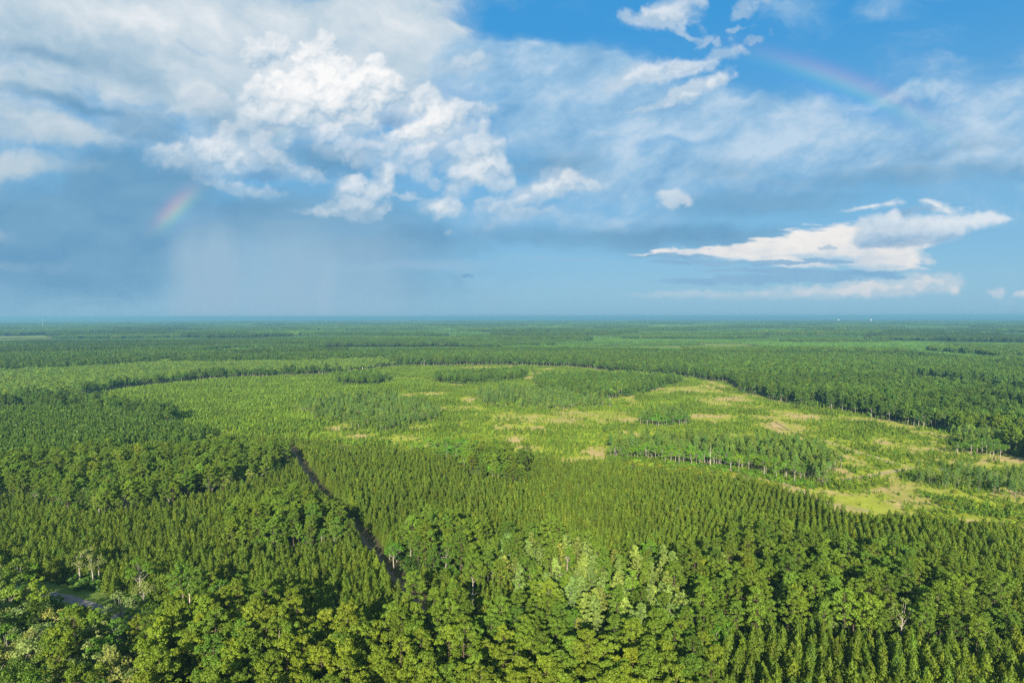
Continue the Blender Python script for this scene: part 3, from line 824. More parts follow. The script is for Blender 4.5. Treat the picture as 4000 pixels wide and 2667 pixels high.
zone(CYP, [(3720, 1738), (3800, 1712), (3980, 1722), (3985, 1762), (3880, 1774), (3760, 1764)])
zone(LIGHT, [(3550, 1882), (3700, 1855), (4150, 1890), (4200, 1985), (3950, 1955), (3800, 1925), (3650, 1905)])
# darker planted wood on the left
zone(DARKY, [(-900, 1640), (0, 1600), (92, 1586), (348, 1586), (550, 1618), (779, 1674), (816, 1692), (730, 1712), (550, 1717), (370, 1742), (90, 1772), (-900, 1800)], 9.0)
# old pines in the middle left, with broadleaf below
zone(PINES, [(-900, 1830), (0, 1780), (137, 1752), (367, 1746), (642, 1746), (779, 1734), (962, 1720), (1120, 1740), (1090, 1790), (917, 1838), (825, 1868), (678, 1902), (550, 1922), (412, 1938), (229, 1930), (119, 1906), (0, 1880), (-900, 1930)], 13.0)
zone(PINES, [(1790, 1795), (1850, 1766), (1990, 1776), (2075, 1825), (2060, 1868), (1900, 1856)], 8.0)
# clump beside the lane
zone(PINES, [(862, 2060), (925, 2000), (1008, 1966), (1146, 1964), (1283, 1990), (1372, 2025), (1396, 2085), (1283, 2085), (1146, 2112), (1008, 2120), (890, 2105)], 9.0)
# old wood right of the lane
zone(PINES, [(1515, 2105), (1590, 2042), (1696, 2024), (1833, 2052), (2000, 2056), (2137, 2060), (2275, 2085), (2330, 2104), (2412, 2147), (2513, 2110), (2568, 2118), (2697, 2140), (2779, 2098), (2825, 2070), (2917, 2068), (3008, 2042), (3100, 2060), (3219, 2078), (3357, 2115), (3467, 2106), (3558, 2150), (3677, 2186), (3787, 2260), (3879, 2280), (3971, 2335), (4060, 2440),
             (3879, 2432), (3696, 2416), (3558, 2398), (3430, 2398), (3283, 2382), (3146, 2372), (2962, 2390), (2871, 2435), (2790, 2500), (2761, 2667), (2761, 2760), (2720, 3400), (-1600, 3400), (-1600, 2300), (0, 2150), (92, 2140), (211, 2125), (348, 2150), (394, 2240), (513, 2200), (642, 2215), (825, 2235), (880, 2290), (972, 2300), (1100, 2335), (1237, 2362), (1283, 2362), (1375, 2388), (1485, 2418), (1577, 2452), (1632, 2444), (1742, 2398), (1650, 2360), (1549, 2225)], 13.0)
CYPMIX = on_ground([(1950, 2060), (2140, 2070), (2330, 2115), (2500, 2130), (2660, 2170), (2700, 2300), (2620, 2400), (2450, 2480), (2330, 2500), (2270, 2400), (2150, 2330), (2000, 2250), (1930, 2150)], 14.0)
CLEAR_IN = on_ground([(1200, 1530), (1300, 1450), (2120, 1440), (2700, 1470), (2720, 1500), (2500, 1570), (1500, 1560)])
HARDW = on_ground([(-1600, 2200), (0, 2150), (211, 2125), (348, 2150), (394, 2240), (513, 2200), (642, 2215), (700, 2300), (640, 2400), (560, 2500), (520, 2800), (400, 3400), (-1600, 3400)], 12.0)
YELLOW = on_ground([(560, 2400), (900, 2300), (1500, 2440), (2000, 2450), (2750, 2600), (2750, 3400), (500, 3400), (520, 2600)], 16.0)
POCKET = on_ground([(1515, 2190), (1640, 2215), (1760, 2225), (1880, 2262), (2000, 2300), (2030, 2380), (2010, 2440), (1900, 2452), (1830, 2408), (1742, 2392), (1650, 2370)], 8.0)
LANE = on_ground([(1135, 1742), (1182, 1816), (1237, 1899), (1300, 1975), (1360, 2030), (1420, 2095), (1455, 2145), (1520, 2225), (1590, 2305), (1660, 2375), (1700, 2420)], 1.0)
ROAD = on_ground([(-420, 2250), (-100, 2282), (180, 2318), (320, 2352), (430, 2394), (520, 2430), (700, 2510)])
CORNER = on_ground([(2740, 2700), (2775, 2500), (2880, 2430), (2970, 2380), (3300, 2370), (3700, 2400), (3900, 2420), (4060, 2430), (4700, 2430), (4700, 3600), (2700, 3600)], 4.0)
ROW_AZ = math.radians(24.0)

def zone_at(x, y):
    jag = np.clip(np.hypot(x, y) / 700, .5, 2.0)
    x, y = x + noise2(x, y, 26, 61, 4) * 20 * jag, y + noise2(x, y, 26, 62, 4) * 32 * jag
    z = np.full(x.shape, FAR, np.int8)
    for code, poly in ZONES:
        z[inside(poly, x, y)] = code
    z[inside(POCKET, x, y)] = YOUNG
    pin = (z == PINES) & (np.hypot(x, y) < 420)
    z[pin & inside(HARDW, x, y)] = HARD
    return z

# far country: patchwork of stands, by the nearest of scattered seeds
def hash2(i, j, k):
    v = np.sin(i * 127.1 + j * 311.7 + k * 74.7) * 43758.5453
    return v - np.floor(v)
def patchwork(x, y, size):
    gi, gj = np.floor(x / size), np.floor(y / size)
    best = np.full(x.shape, 1e18); r1 = np.zeros(x.shape); r2 = np.zeros(x.shape)
    for a in (-1, 0, 1):
        for b in (-1, 0, 1):
            ii, jj = gi + a, gj + b
            d = np.maximum(np.abs((ii + hash2(ii, jj, 1)) * size - x) * .62, np.abs((jj + hash2(ii, jj, 2)) * size - y))
            m = d < best
            best = np.where(m, d, best); r1 = np.where(m, hash2(ii, jj, 3), r1); r2 = np.where(m, hash2(ii, jj, 4), r2)
    return r1, r2

def noise2(x, y, size, seed, octs=3):
    return fbm(np.asarray(x, np.float32) + 5000, np.asarray(y, np.float32) + 5000, size, octs, .55, seed)

# ------------------------------------------------------------------ where trees stand
def grid(d0, d1, sx, sy, jit, rot=0.0, half=math.radians(43)):
    """jittered lattice over the wedge of land in front of the camera, distances d0..d1; also row and place numbers"""
    c, s = math.cos(rot), math.sin(rot)
    ext = d1 * 1.02
    n1, n2 = int(2 * ext / sx) + 1, int(2 * ext / sy) + 1
    out = []
    rows = np.arange(-n1 // 2, n1 // 2 + 1)
    cols = np.arange(-n2 // 2, n2 // 2 + 1)
    for block in np.array_split(rows, max(1, int(len(rows) * len(cols) / 4e6))):
        i, j = np.meshgrid(block, cols, indexing='ij')
        u, v = i * sx, j * sy
        x = u * c + v * s; y = -u * s + v * c
        d = np.hypot(x, y)
        k = (d >= d0) & (d < d1) & (y > 0) & (np.abs(np.arctan2(x, y)) < half + 30.0 / np.maximum(d, 1))
        out.append(np.stack([x[k], y[k], i[k], j[k]], 1))
    p = np.concatenate(out)
    p[:, 0] += RNG.uniform(-jit, jit, len(p)) * sx
    p[:, 1] += RNG.uniform(-jit, jit, len(p)) * sy
    return p

TREES = {k: [] for k in KINDS}     # per kind: x, y, scale, r, g, b, row, place
FARPTS = {k: [] for k in CLUMP}
def put(kind_, x, y, s, rgb, row=None, place=None):
    n = len(x)
    a = np.zeros((n, 8)); a[:, 0], a[:, 1], a[:, 2] = x, y, s; a[:, 3:6] = rgb
    if row is not None: a[:, 6], a[:, 7] = row, place
    TREES[kind_].append(a)

def tint(n, c, spread=.16, hue=.12):
    c = np.asarray(c)
    f = np.exp(RNG.normal(0, spread, (n, 1)))
    h = RNG.normal(0, hue, (n, 1))
    return np.clip(c * f * np.exp(h * np.array([1.0, .25, -.6])), .004, .5)

C_YOUNG, C_YOUNG_D = (0.105, 0.158, 0.013), (0.070, 0.128, 0.014)
C_PINE, C_PINE_Y = (0.110, 0.177, 0.016), (0.143, 0.202, 0.016)
C_TALL = (0.073, 0.132, 0.017)
C_CYP = (0.178, 0.249, 0.051)
C_HARD, C_BRIGHT, C_GREY, C_DEEP = (0.117, 0.190, 0.022), (0.112, 0.224, 0.017), (0.201, 0.252, 0.072), (0.054, 0.112, 0.015)
C_SAP, C_BUSH = (0.115, 0.188, 0.015), (0.164, 0.224, 0.020)

NEAR_D, MID_D, FAR_D, END_D = 150.0, 1650.0, 3600.0, 13000.0

def road_clear(x, y, h):
    """True where a tree of height h neither stands on the road nor hides it from the height the drone flies at"""
    ok = near_line(ROAD, x, y) > 6.5
    seg = ROAD[(ROAD[:, 0] / ROAD[:, 1] > -2)]
    a0, a1 = math.atan2(*on_ground([(150, 2305)])[0]), math.atan2(*on_ground([(450, 2405)])[0])
    az = np.arctan2(x, y); d = np.hypot(x, y)
    yy = np.interp(az, np.arctan2(ROAD[:, 0], ROAD[:, 1]), np.hypot(ROAD[:, 0], ROAD[:, 1]))
    win = (az > a0) & (az < a1)
    hides = win & (d < yy + 4) & (h > CAM_H * (1 - d / (yy - 1.5)))
    verge = win & (d > yy - 3) & (d < yy + 13) & (near_line(ROAD, x, y) < 15)
    return ok & ~hides & ~verge

def plant():
    # planted young pines, row by row
    p = grid(NEAR_D, 1150, 2.7, 2.0, .21, ROW_AZ)
    corner = inside(CORNER, p[:, 0], p[:, 1]); p = p[~corner]
    pc = grid(NEAR_D, 420, 3.5, 2.5, .30, math.radians(26)); pc = pc[inside(CORNER, pc[:, 0], pc[:, 1])]; pc[:, 2] += 500
    p = np.concatenate([p, pc])
    x, y = p[:, 0], p[:, 1]; z = zone_at(x, y)
    lane = near_line(LANE, x, y) > np.where(y < 320, 5.0, 4.2) + noise2(x, y, 14, 5) * 2
    k = (z == YOUNG) & lane & road_clear(x, y, 9) & (RNG.random(len(x)) < .93)
    gap = noise2(x, y, 26, 6, 4)
    k &= gap > -.62
    x, y = x[k], y[k]
    t = noise2(x, y, 70, 7)
    right = sstep(x, -40, 120)
    far = sstep(np.hypot(x, y), 300, 560)
    s = (1.02 + t * .22 - .42 * far * (.6 + .4 * right) + .16 * inside(CORNER, x, y)) * RNG.uniform(.72, 1.18, len(x))
    mixc = np.clip(.5 + t * 1.2 + (right - .5) * .3, 0, 1)[:, None]
    yc = tint(len(x), C_YOUNG, .15, .10) * (.86 + .22 * mixc)
    put('young', x, y, s, yc, p[k, 2], p[k, 3])
    p = grid(400, 1300, 3.0, 2.6, .3, .4)
    x, y = p[:, 0], p[:, 1]; k = zone_at(x, y) == DARKY
    x, y = x[k], y[k]
    put('young', x, y, RNG.uniform(1.0, 1.5, len(x)), tint(len(x), C_YOUNG_D, .16, .10))

    # old pines of the foreground
    p = grid(NEAR_D, 700, 5.1, 5.1, .42, .2)
    x, y = p[:, 0], p[:, 1]; z = zone_at(x, y)
    k = (z == PINES) & (near_line(LANE, x, y) > 8.5) & road_clear(x, y, 23)
    yl = inside(YELLOW, x, y); k &= (noise2(x, y, 30, 8) > -.52) & ~(yl & (RNG.random(len(x)) < .10))
    x, y = x[k], y[k]
    cm = inside(CYPMIX, x, y)
    u = RNG.random(len(x))
    small = cm & (u < .6)
    yel = inside(YELLOW, x, y)
    base = np.where((yel & (RNG.random(len(x)) < .75))[:, None], tint(len(x), C_PINE_Y, .13, .08), tint(len(x), C_PINE, .16, .10))
    big = np.where(yel, RNG.uniform(.72, 1.0, len(x)), RNG.uniform(.60, .90, len(x)))
    hw = ~small & (u > np.where(yel, .93, .78))
    q = ~small & ~hw
    put('pine', x[q], y[q], big[q], base[q])
    put('cypress', x[small], y[small], RNG.uniform(.72, 1.02, small.sum()), tint(small.sum(), C_CYP, .14, .12))
    ub = RNG.random(hw.sum())[:, None]
    br = np.where(ub < .35, tint(hw.sum(), C_BRIGHT, .15), np.where(ub < .75, tint(hw.sum(), C_HARD, .2), tint(hw.sum(), C_CYP, .15)))
    put('broad', x[hw], y[hw], RNG.uniform(.55, .95, hw.sum()), br)
    # broadleaf wood round the road
    p = grid(NEAR_D, 420, 6.2, 6.2, .42, .5)
    x, y = p[:, 0], p[:, 1]; k = (zone_at(x, y) == HARD) & road_clear(x, y, 16)
    x, y = x[k], y[k]; u = RNG.random(len(x))
    pin = u < .16
    put('pine', x[pin], y[pin], RNG.uniform(.75, 1.0, pin.sum()), tint(pin.sum(), C_PINE, .15))
    q = ~pin; n = q.sum(); w = RNG.random(n)[:, None]
    rgb = np.where(w < .42, tint(n, C_GREY, .14), np.where(w < .52, tint(n, C_BRIGHT, .2), np.where(w < .82, tint(n, C_HARD, .2), tint(n, C_DEEP, .2))))
    put('broad', x[q], y[q], RNG.uniform(.75, 1.12, n), rgb)
    # bright broadleaf along the feet of the pine stands
    for poly, dens, z_ in (([(250, 1940), (430, 1915), (520, 1955), (420, 1975), (260, 1965)], .75, 3), ([(640, 1900), (700, 1880), (720, 1920), (650, 1935)], .6, 3), ([(120, 1905), (190, 1895), (200, 1930), (130, 1935)], .6, 3),
                     ([(900, 2105), (1130, 2080), (1290, 2070), (1290, 2105), (1100, 2150), (930, 2140)], .6, 4), ([(1260, 1985), (1330, 2010), (1330, 2075), (1270, 2070)], .6, 5), ([(1505, 2120), (1560, 2110), (1620, 2180), (1560, 2200)], .8, 6),
                     ([(2990, 2230), (3110, 2230), (3110, 2350), (3000, 2360)], .55, 9), ([(3440, 2150), (3540, 2160), (3530, 2220), (3440, 2220)], .6, 9), ([(2770, 2460), (2870, 2420), (2880, 2480), (2790, 2580)], .8, 4),
                     ([(3150, 2350), (3450, 2370), (3450, 2410), (3150, 2400)], .55, 4), ([(1600, 1735), (1680, 1718), (1830, 1728), (1860, 1755), (1780, 1782), (1640, 1765)], .6, 7), ([(2385, 1772), (2650, 1785), (2900, 1815), (3190, 1880), (3180, 1900), (2900, 1838), (2600, 1806), (2385, 1790)], .85, 1), ([(2490, 1648), (2690, 1648), (2690, 1664), (2500, 1664)], .7, 1), ([(3720, 1760), (3990, 1762), (3990, 1782), (3740, 1780)], .6, 1)):
        poly = on_ground(poly, z_)
        p = grid(NEAR_D, 1000, 5.2, 5.2, .42, .9)
        k = inside(poly, p[:, 0], p[:, 1]) & (RNG.random(len(p)) < dens)
        n = k.sum()
        put('broad', p[k, 0], p[k, 1], RNG.uniform(.5, .82, n), tint(n, C_BRIGHT, .16, .14))
    for poly, dens, col in (([(2380, 1780), (2650, 1796), (2900, 1826), (3195, 1892), (3185, 1912), (2900, 1848), (2600, 1814), (2385, 1796)], 1.0, C_BRIGHT), ([(2250, 1806), (2550, 1800), (2850, 1840), (3060, 1895), (3000, 1910), (2550, 1836), (2230, 1818)], .9, C_BUSH), ([(1740, 1768), (2010, 1776), (2240, 1800), (2010, 1796), (1740, 1784)], .7, C_BUSH),
                            ([(3300, 2010), (3700, 2030), (4000, 2062), (4300, 2120), (4300, 2150), (3690, 2050), (3300, 2026)], .8, C_BUSH), ([(3560, 1900), (3750, 1960), (4050, 2010), (4050, 2040), (3700, 1990)], .6, C_SAP)):
        poly = on_ground(poly, 1)
        p = grid(NEAR_D, 1000, 3.0, 3.0, .45, .9)
        k = inside(poly, p[:, 0], p[:, 1]) & (RNG.random(len(p)) < dens); n = k.sum()
        put('bush', p[k, 0], p[k, 1], RNG.uniform(.6, 1.5, n), tint(n, col, .2, .2))
    # middle distance: stands in and round the clearing, trees one by one to 1650 m
    p = grid(700, MID_D, 4.5, 4.5, .42, .33)
    x, y = p[:, 0], p[:, 1]; z = zone_at(x, y)
    k = (z == PINES) & (noise2(x, y, 24, 63, 3) > -.50); n = k.sum()
    t = noise2(x[k], y[k], 120, 9)
    lite = noise2(x, y, 60, 64, 3) > .26; mixd = k & lite & (RNG.random(len(x)) < .65); k = k & ~mixd
    put('broad', x[mixd], y[mixd], RNG.uniform(.7, 1.05, mixd.sum()), tint(mixd.sum(), (0.103, 0.185, 0.025), .2, .15))
    n = k.sum(); t = noise2(x[k], y[k], 120, 9)
    inner = inside(CLEAR_IN, x[k], y[k])
    put('pine', x[k], y[k], (RNG.uniform(.54, .90, n) + t * .22) * np.where(inner, .72, 1.0), tint(n, C_TALL, .18, .11) * (np.where(inner, 1.15, 1.0) * (.88 + .42 * patchwork(x[k] + 90, y[k], 260.0)[1]))[:, None])
    k = (z == LOW); n = k.sum()
    put('young', x[k], y[k], RNG.uniform(.4, .8, n), tint(n, (0.103, 0.179, 0.020), .16))
    k = (z == BAND); n = k.sum()
    put('broad', x[k], y[k], RNG.uniform(.6, .9, n), tint(n, (0.135, 0.213, 0.031), .18, .12))
    k = (z == FAR); n = k.sum(); xx, yy = x[k], y[k]
    u = RNG.random(n) < .5
    put('broad', xx[u], yy[u], RNG.uniform(.55, .9, u.sum()), tint(u.sum(), (0.077, 0.152, 0.022), .18))
    put('pine', xx[~u], yy[~u], RNG.uniform(.6, .85, (~u).sum()), tint((~u).sum(), C_TALL, .18))
    p = grid(300, MID_D, 4.3, 4.3, .42, .1)
    x, y = p[:, 0], p[:, 1]; z = zone_at(x, y)
    k = (z == CYP) & (RNG.random(len(x)) < .75); n = k.sum()
    put('cypress', x[k], y[k], RNG.uniform(.5, .86, n), tint(n, (0.131, 0.211, 0.032), .16, .14))
    k = (z == CYP) & (RNG.random(len(x)) < .8); n = k.sum()
    put('broad', x[k] + 2, y[k] - 1, RNG.uniform(.3, .6, n), tint(n, (0.105, 0.202, 0.020), .2, .14))
    k = (z == LIGHT) & (RNG.random(len(x)) < .55); n = k.sum(); u = RNG.random(n) < .35
    xx, yy = x[k], y[k]
    put('broad', xx[u], yy[u], RNG.uniform(.35, .6, u.sum()), tint(u.sum(), (0.129, 0.213, 0.022), .18))
    put('cypress', xx[~u], yy[~u], RNG.uniform(.45, .75, (~u).sum()), tint((~u).sum(), (.118, .195, .038), .16))
    # the clearing: self-sown and planted saplings between open patches
    p = grid(300, 1900, 2.9, 2.4, .40, ROW_AZ)
    x, y = p[:, 0], p[:, 1]; z = zone_at(x, y)
    k = (z == CLEAR) | (z == LIGHT); x, y, z = x[k], y[k], z[k]
    b = bare(x, y)
    left = sstep(-x / np.maximum(y, 1), .02, .30)
    dens = np.clip(1.0 - b * 1.05, 0.10, 1) * (.75 + .25 * left)
    u = RNG.random(len(x)); k = u < dens
    x, y, b, left = x[k], y[k], b[k], left[k]
    edge = sstep(np.hypot(x, y), 620, 420) * 0
    s = RNG.uniform(.55, 1.15, len(x)) * (1.0 + .35 * left + .35 * noise2(x, y, 60, 14)) * (1 - .45 * np.clip(b, 0, 1))
    pt = noise2(x, y, 45, 16, 4)
    s = s * (1 + .45 * pt)
    put('sapling', x, y, s, tint(len(x), C_SAP, .18, .12) * np.exp(-.55 * pt)[:, None] * (1 + .10 * left[:, None]))
    p = grid(300, 1500, 8.5, 8.5, .45, .6)
    x, y = p[:, 0], p[:, 1]; z = zone_at(x, y); t = noise2(x, y, 55, 15)
    k = (z == CLEAR) & (t > -.02) & (bare(x, y) < .55); n = k.sum()
    put('bush', x[k], y[k], RNG.uniform(.5, 1.2, n), tint(n, C_BUSH, .2, .2))
    p = grid(560, 1300, 4.6, 4.6, .45, .25)
    x, y = p[:, 0], p[:, 1]; z = zone_at(x, y)
    k = ((z == PINES) | (z == CYP)) & (noise2(x, y, 18, 65, 3) > -.15); n = k.sum()
    put('bush', x[k], y[k], RNG.uniform(1.2, 3.0, n), tint(n, (0.070, 0.134, 0.017), .25, .15))
    # undergrowth beneath and beside the old trees, and along the lane
    p = grid(NEAR_D, 560, 2.9, 2.9, .45, .7)
    x, y = p[:, 0], p[:, 1]; z = zone_at(x, y)
    k = ((z == PINES) | (z == HARD) | inside(CORNER, x, y)) & road_clear(x, y, 4.5) & (near_line(LANE, x, y) > 4.5)
    n = k.sum()
    w = RNG.random(n)[:, None]
    put('bush', x[k], y[k], RNG.uniform(.8, 2.4, n), np.where(w < .35, tint(n, C_DEEP, .25), tint(n, (0.073, 0.134, 0.019), .25)))

def bare(x, y):
    """0 where the clearing is overgrown, 1 on open ground"""
    n = noise2(x, y, 75, 21, 4) + .35 * noise2(x, y, 18, 22, 3)
    b = sstep(n, -.02, .40) * .85
    b = b * (1 - .55 * sstep(-x / np.maximum(y, 1), .08, .32))
    nz_ = noise2(x, y, 38, 23, 5) + .45 * noise2(x, y, 9, 25, 2)
    for (px, py, rx, ry, wgt) in OPEN:
        cx, cy_ = ground(px, py)
        d = math.hypot(cx, cy_)
        sx_, sy_ = rx / FPX * d, ry / FPX * d * d / CAM_H
        r = np.hypot((x - cx) / sx_, (y - cy_) / sy_) * .92 + nz_ * 1.5
        b = np.maximum(b, wgt * sstep(r, 1.25, .75))
    for pts, wd in TRACKS:
        b = np.maximum(b, sstep(near_line(pts, x, y) + noise2(x, y, 12, 24) * 2, wd + 1.5, wd - 1))
    return b

# open patches of dry grass and sand, and tracks, read off the photograph
OPEN = [(1420, 1542, 55, 6, .9), (1580, 1548, 60, 7, .9), (1830, 1562, 26, 14, .9), (1630, 1600, 60, 8, .6), (1640, 1625, 50, 14, .7), (1190, 1600, 30, 10, .6), (2130, 1460, 130, 6, .8), (1870, 1435, 90, 4, .7), (2060, 1475, 50, 9, .9), (1540, 1480, 80, 5, .6),
        (2460, 1560, 26, 18, 1.0), (2650, 1522, 110, 10, 1.0), (2450, 1545, 30, 12, .9), (2790, 1565, 60, 14, .9), (2900, 1560, 40, 9, .8), (2760, 1630, 95, 11, 1.0), (2960, 1590, 60, 7, .6), (2480, 1645, 50, 14, .9), (2130, 1640, 130, 22, .65), (2300, 1625, 150, 16, .6), (1980, 1625, 90, 16, .6), (2040, 1672, 90, 9, .9),
        (3070, 1668, 85, 26, 1.1), (3100, 1640, 60, 12, .9), (2330, 1768, 60, 20, 1.0), (2270, 1790, 90, 14, .9), (1420, 1705, 60, 12, .9), (1530, 1715, 110, 16, .8), (1330, 1665, 40, 12, .8), (880, 1695, 40, 8, .6), (2440, 1720, 40, 8, .5),
        (3240, 1760, 30, 60, .7), (3260, 1830, 26, 40, .8), (3330, 1950, 80, 20, .75), (3230, 1935, 60, 18, .8), (3400, 1975, 130, 24, .75), (3540, 1940, 80, 34, .6), (3500, 2008, 100, 18, .75), (3640, 1990, 90, 14, .5), (3920, 1775, 110, 26, 1.0), (4050, 1810, 140, 40, 1.0), (3650, 1700, 40, 14, .7), (3560, 1905, 60, 18, .6)]
TRACKS = [(on_ground([(3220, 1722), (3330, 1760), (3420, 1785), (3500, 1812), (3600, 1830), (3720, 1838)]), 3.0), (on_ground([(3290, 1872), (3380, 1862), (3480, 1842), (3560, 1828)]), 3.0), (on_ground([(3045, 1880), (3150, 1925), (3230, 1965), (3330, 1985), (3420, 1998)]), 2.5), (on_ground([(2850, 1497), (2920, 1535), (3040, 1568), (3190, 1597)]), 3.5), (on_ground([(3030, 1650), (3100, 1690), (3180, 1705)]), 2.0)]

def plant_far():
    def pick(x, y):
        d = np.hypot(x, y)
        r1, r2 = patchwork(x, y, 420.0)
        q1, q2 = patchwork(x + 777, y + 333, 1100.0)
        u = np.where(d < 5500, r1, q1 * .55 + r1 * .45)
        return u, r2
    # clumps
    p = grid(MID_D, FAR_D, 13.5, 13.5, .12, .2, math.radians(41))
    x, y = p[:, 0], p[:, 1]; z = zone_at(x, y)
    u, r2 = pick(x, y)
    code = np.where(z == PINES, 0, np.where(z == BAND, 1, np.where(z == LOW, 3, np.where((z == CLEAR), -1, np.where(u < .52, 0, np.where(u < .74, 1, np.where(u < .95, 2, -1)))))))
    low = code == 3; code = np.where(low, 2, code)
    code = np.where((z == FAR) & (np.abs(noise2(x, y, 260, 31)) < .02), -1, code)
    for c, kn, col in ((0, 'pine', C_TALL), (1, 'broad', (0.103, 0.202, 0.029)), (2, 'young', (0.082, 0.168, 0.019))):
        k = code == c; n = k.sum()
        rgb = tint(n, col, .13, .10) * (.70 + .60 * r2[k][:, None])
        FARPTS[kn].append(np.column_stack([x[k], y[k], RNG.uniform(.85, 1.08, n) * np.where(low[k], .45, .62 + .48 * ((r2[k] * 7.13) % 1)), rgb]))
    # distant canopy
    p = grid(FAR_D, END_D, 45, 45, .10, .2, math.radians(40))
    x, y = p[:, 0], p[:, 1]
    u, r2 = pick(x, y)
    k = ~open_far(x, y)
    for c, kn, col in ((0, 'pine_wide', C_TALL), (1, 'broad_wide', (0.101, 0.199, 0.034))):
        kk = k & ((u < .56) if c == 0 else (u >= .56) & (u < .93)); n = kk.sum()
        rgb = tint(n, col, .12, .10) * (.60 + .80 * r2[kk][:, None])
        FARPTS[kn].append(np.column_stack([x[kk], y[kk], RNG.uniform(.85, 1.1, n) * (.65 + .5 * ((r2[kk] * 7.13) % 1)), rgb]))

FIELD = ground(2700, 1261)
SHEDS = (5990.0, 10450.0)
def open_far(x, y):
    return (np.hypot((x - FIELD[0]) / 430, (y - FIELD[1] + 700) / 1100) < 1) | (np.hypot((x - SHEDS[0] + 200) / 420, (y - SHEDS[1] + 300) / 1200) < 1)
plant(); plant_far()
for k in TREES: TREES[k] = np.concatenate(TREES[k]) if TREES[k] else np.zeros((0, 8))
for k in FARPTS: FARPTS[k] = np.concatenate(FARPTS[k]) if FARPTS[k] else np.zeros((0, 6))
# ------------------------------------------------------------------ the ground: one sheet to the horizon
def tag(o, label=None, cat=None, group=None, kind=None):
    if label: o['label'] = label
    if cat: o['category'] = cat
    if group: o['group'] = group
    if kind: o['kind'] = kind
    return o

def link(name, me, parent=None):
    o = bpy.data.objects.new(name, me); COL.objects.link(o)
    if parent is not None: o.parent = parent
    return o

def build_ground():
    front = np.radians(np.arange(-46, 46.01, .22))
    back = np.radians(np.linspace(46, 314, 46))[1:-1]
    az = np.concatenate([front, back])
    r = [0.0, 60.0]
    while r[-1] < 44000:
        r.append(r[-1] * (1.0 + (.010 if 140 < r[-1] < 2500 else .03)) + (0 if r[-1] > 60 else 10))
    r = np.array(r[1:])
    A, R = np.meshgrid(az, r, indexing='ij')
    X, Y = R * np.sin(A), R * np.cos(A)
    n, m = A.shape
    V = np.concatenate([[[0, 0, 0]], np.stack([X, Y, X * 0], -1).reshape(-1, 3)])
    i, j = np.meshgrid(np.arange(n), np.arange(m - 1), indexing='ij')
    i2 = (i + 1) % n
    q = np.stack([i * m + j, i * m + j + 1, i2 * m + j + 1, i2 * m + j], -1).reshape(-1, 4) + 1
    tri = np.stack([np.zeros(n, int), np.arange(n) * m + 1, ((np.arange(n) + 1) % n) * m + 1], -1)
    me = mesh_from('ground', V, np.concatenate([q.ravel(), tri.ravel()]), [4] * len(q) + [3] * len(tri), [])
    # what grows or lies on it
    x, y = V[:, 0], V[:, 1]
    floor_, grass, tan = np.array((.085, .100, .030)), np.array((.215, .260, .026)), np.array((.380, .290, .130))
    z = zone_at(x, y); d = np.hypot(x, y)
    c = np.broadcast_to(floor_, (len(x), 3)).copy()
    cl = (z == CLEAR) | (z == LIGHT)
    b = bare(x, y)[:, None]
    t = noise2(x, y, 40, 41, 4)[:, None]
    g = grass * (1 + t * .5) + np.array((.05, .035, 0.0)) * np.clip(t, 0, 1)
    tt = sstep(noise2(x, y, 26, 42, 4)[:, None] + .04, -.22, .30)
    open_ = tan * (.62 + .38 * tt) * tt + (np.array((.265, .295, .042))) * (1 - tt)
    w = sstep(b, .25, .85)
    c = np.where(cl[:, None], g * (1 - w) + open_ * w, c)
    c = np.where((near_line(LANE, x, y) < 6)[:, None], np.array((.070, .064, .030)), c)
    c = np.where((near_line(ROAD, x, y) < 14)[:, None], np.array((.095, .145, .032)), c)
    far = (d > FAR_D)
    r1, r2 = patchwork(x + 777, y + 333, 1100.0)
    can = np.array((.050, .088, .026)) * (.7 + .6 * r2[:, None]) + np.array((.02, .03, .008)) * (r1 > .6)[:, None]
    c = np.where((d > END_D)[:, None], can, c)
    c = np.where(((d > MID_D) & (d <= END_D) & (z == FAR))[:, None], np.array((.140, .190, .042)), c)
    c = np.where(open_far(x, y)[:, None], np.array((.40, .35, .24)), c)
    at = me.attributes.new('soil', 'FLOAT_COLOR', 'POINT')
    at.data.foreach_set('color', np.concatenate([c, np.ones((len(c), 1))], 1).astype(np.float32).ravel())
    m = bpy.data.materials.new('soil_and_grass'); m.use_nodes = True
    t_ = m.node_tree; p = t_.nodes['Principled BSDF']; p.inputs['Roughness'].default_value = 1.0; p.inputs['Specular IOR Level'].default_value = 0.0
    a = t_.nodes.new('ShaderNodeAttribute'); a.attribute_name = 'soil'
    tc = t_.nodes.new('ShaderNodeTexCoord'); P = S(t_, tc.outputs['Object'])
    f = noise(t_, P, .9, 5, .65) * 1.1 + noise(t_, P, .12, 4, .6) * 0.8 + 0.05
    col = vmath(t_, 'SCALE', S(t_, a.outputs['Color']), scale=f)
    t_.links.new(col.k, p.inputs['Base Color'])
    me.materials.append(m)
    tag(link('ground', me), kind='structure')

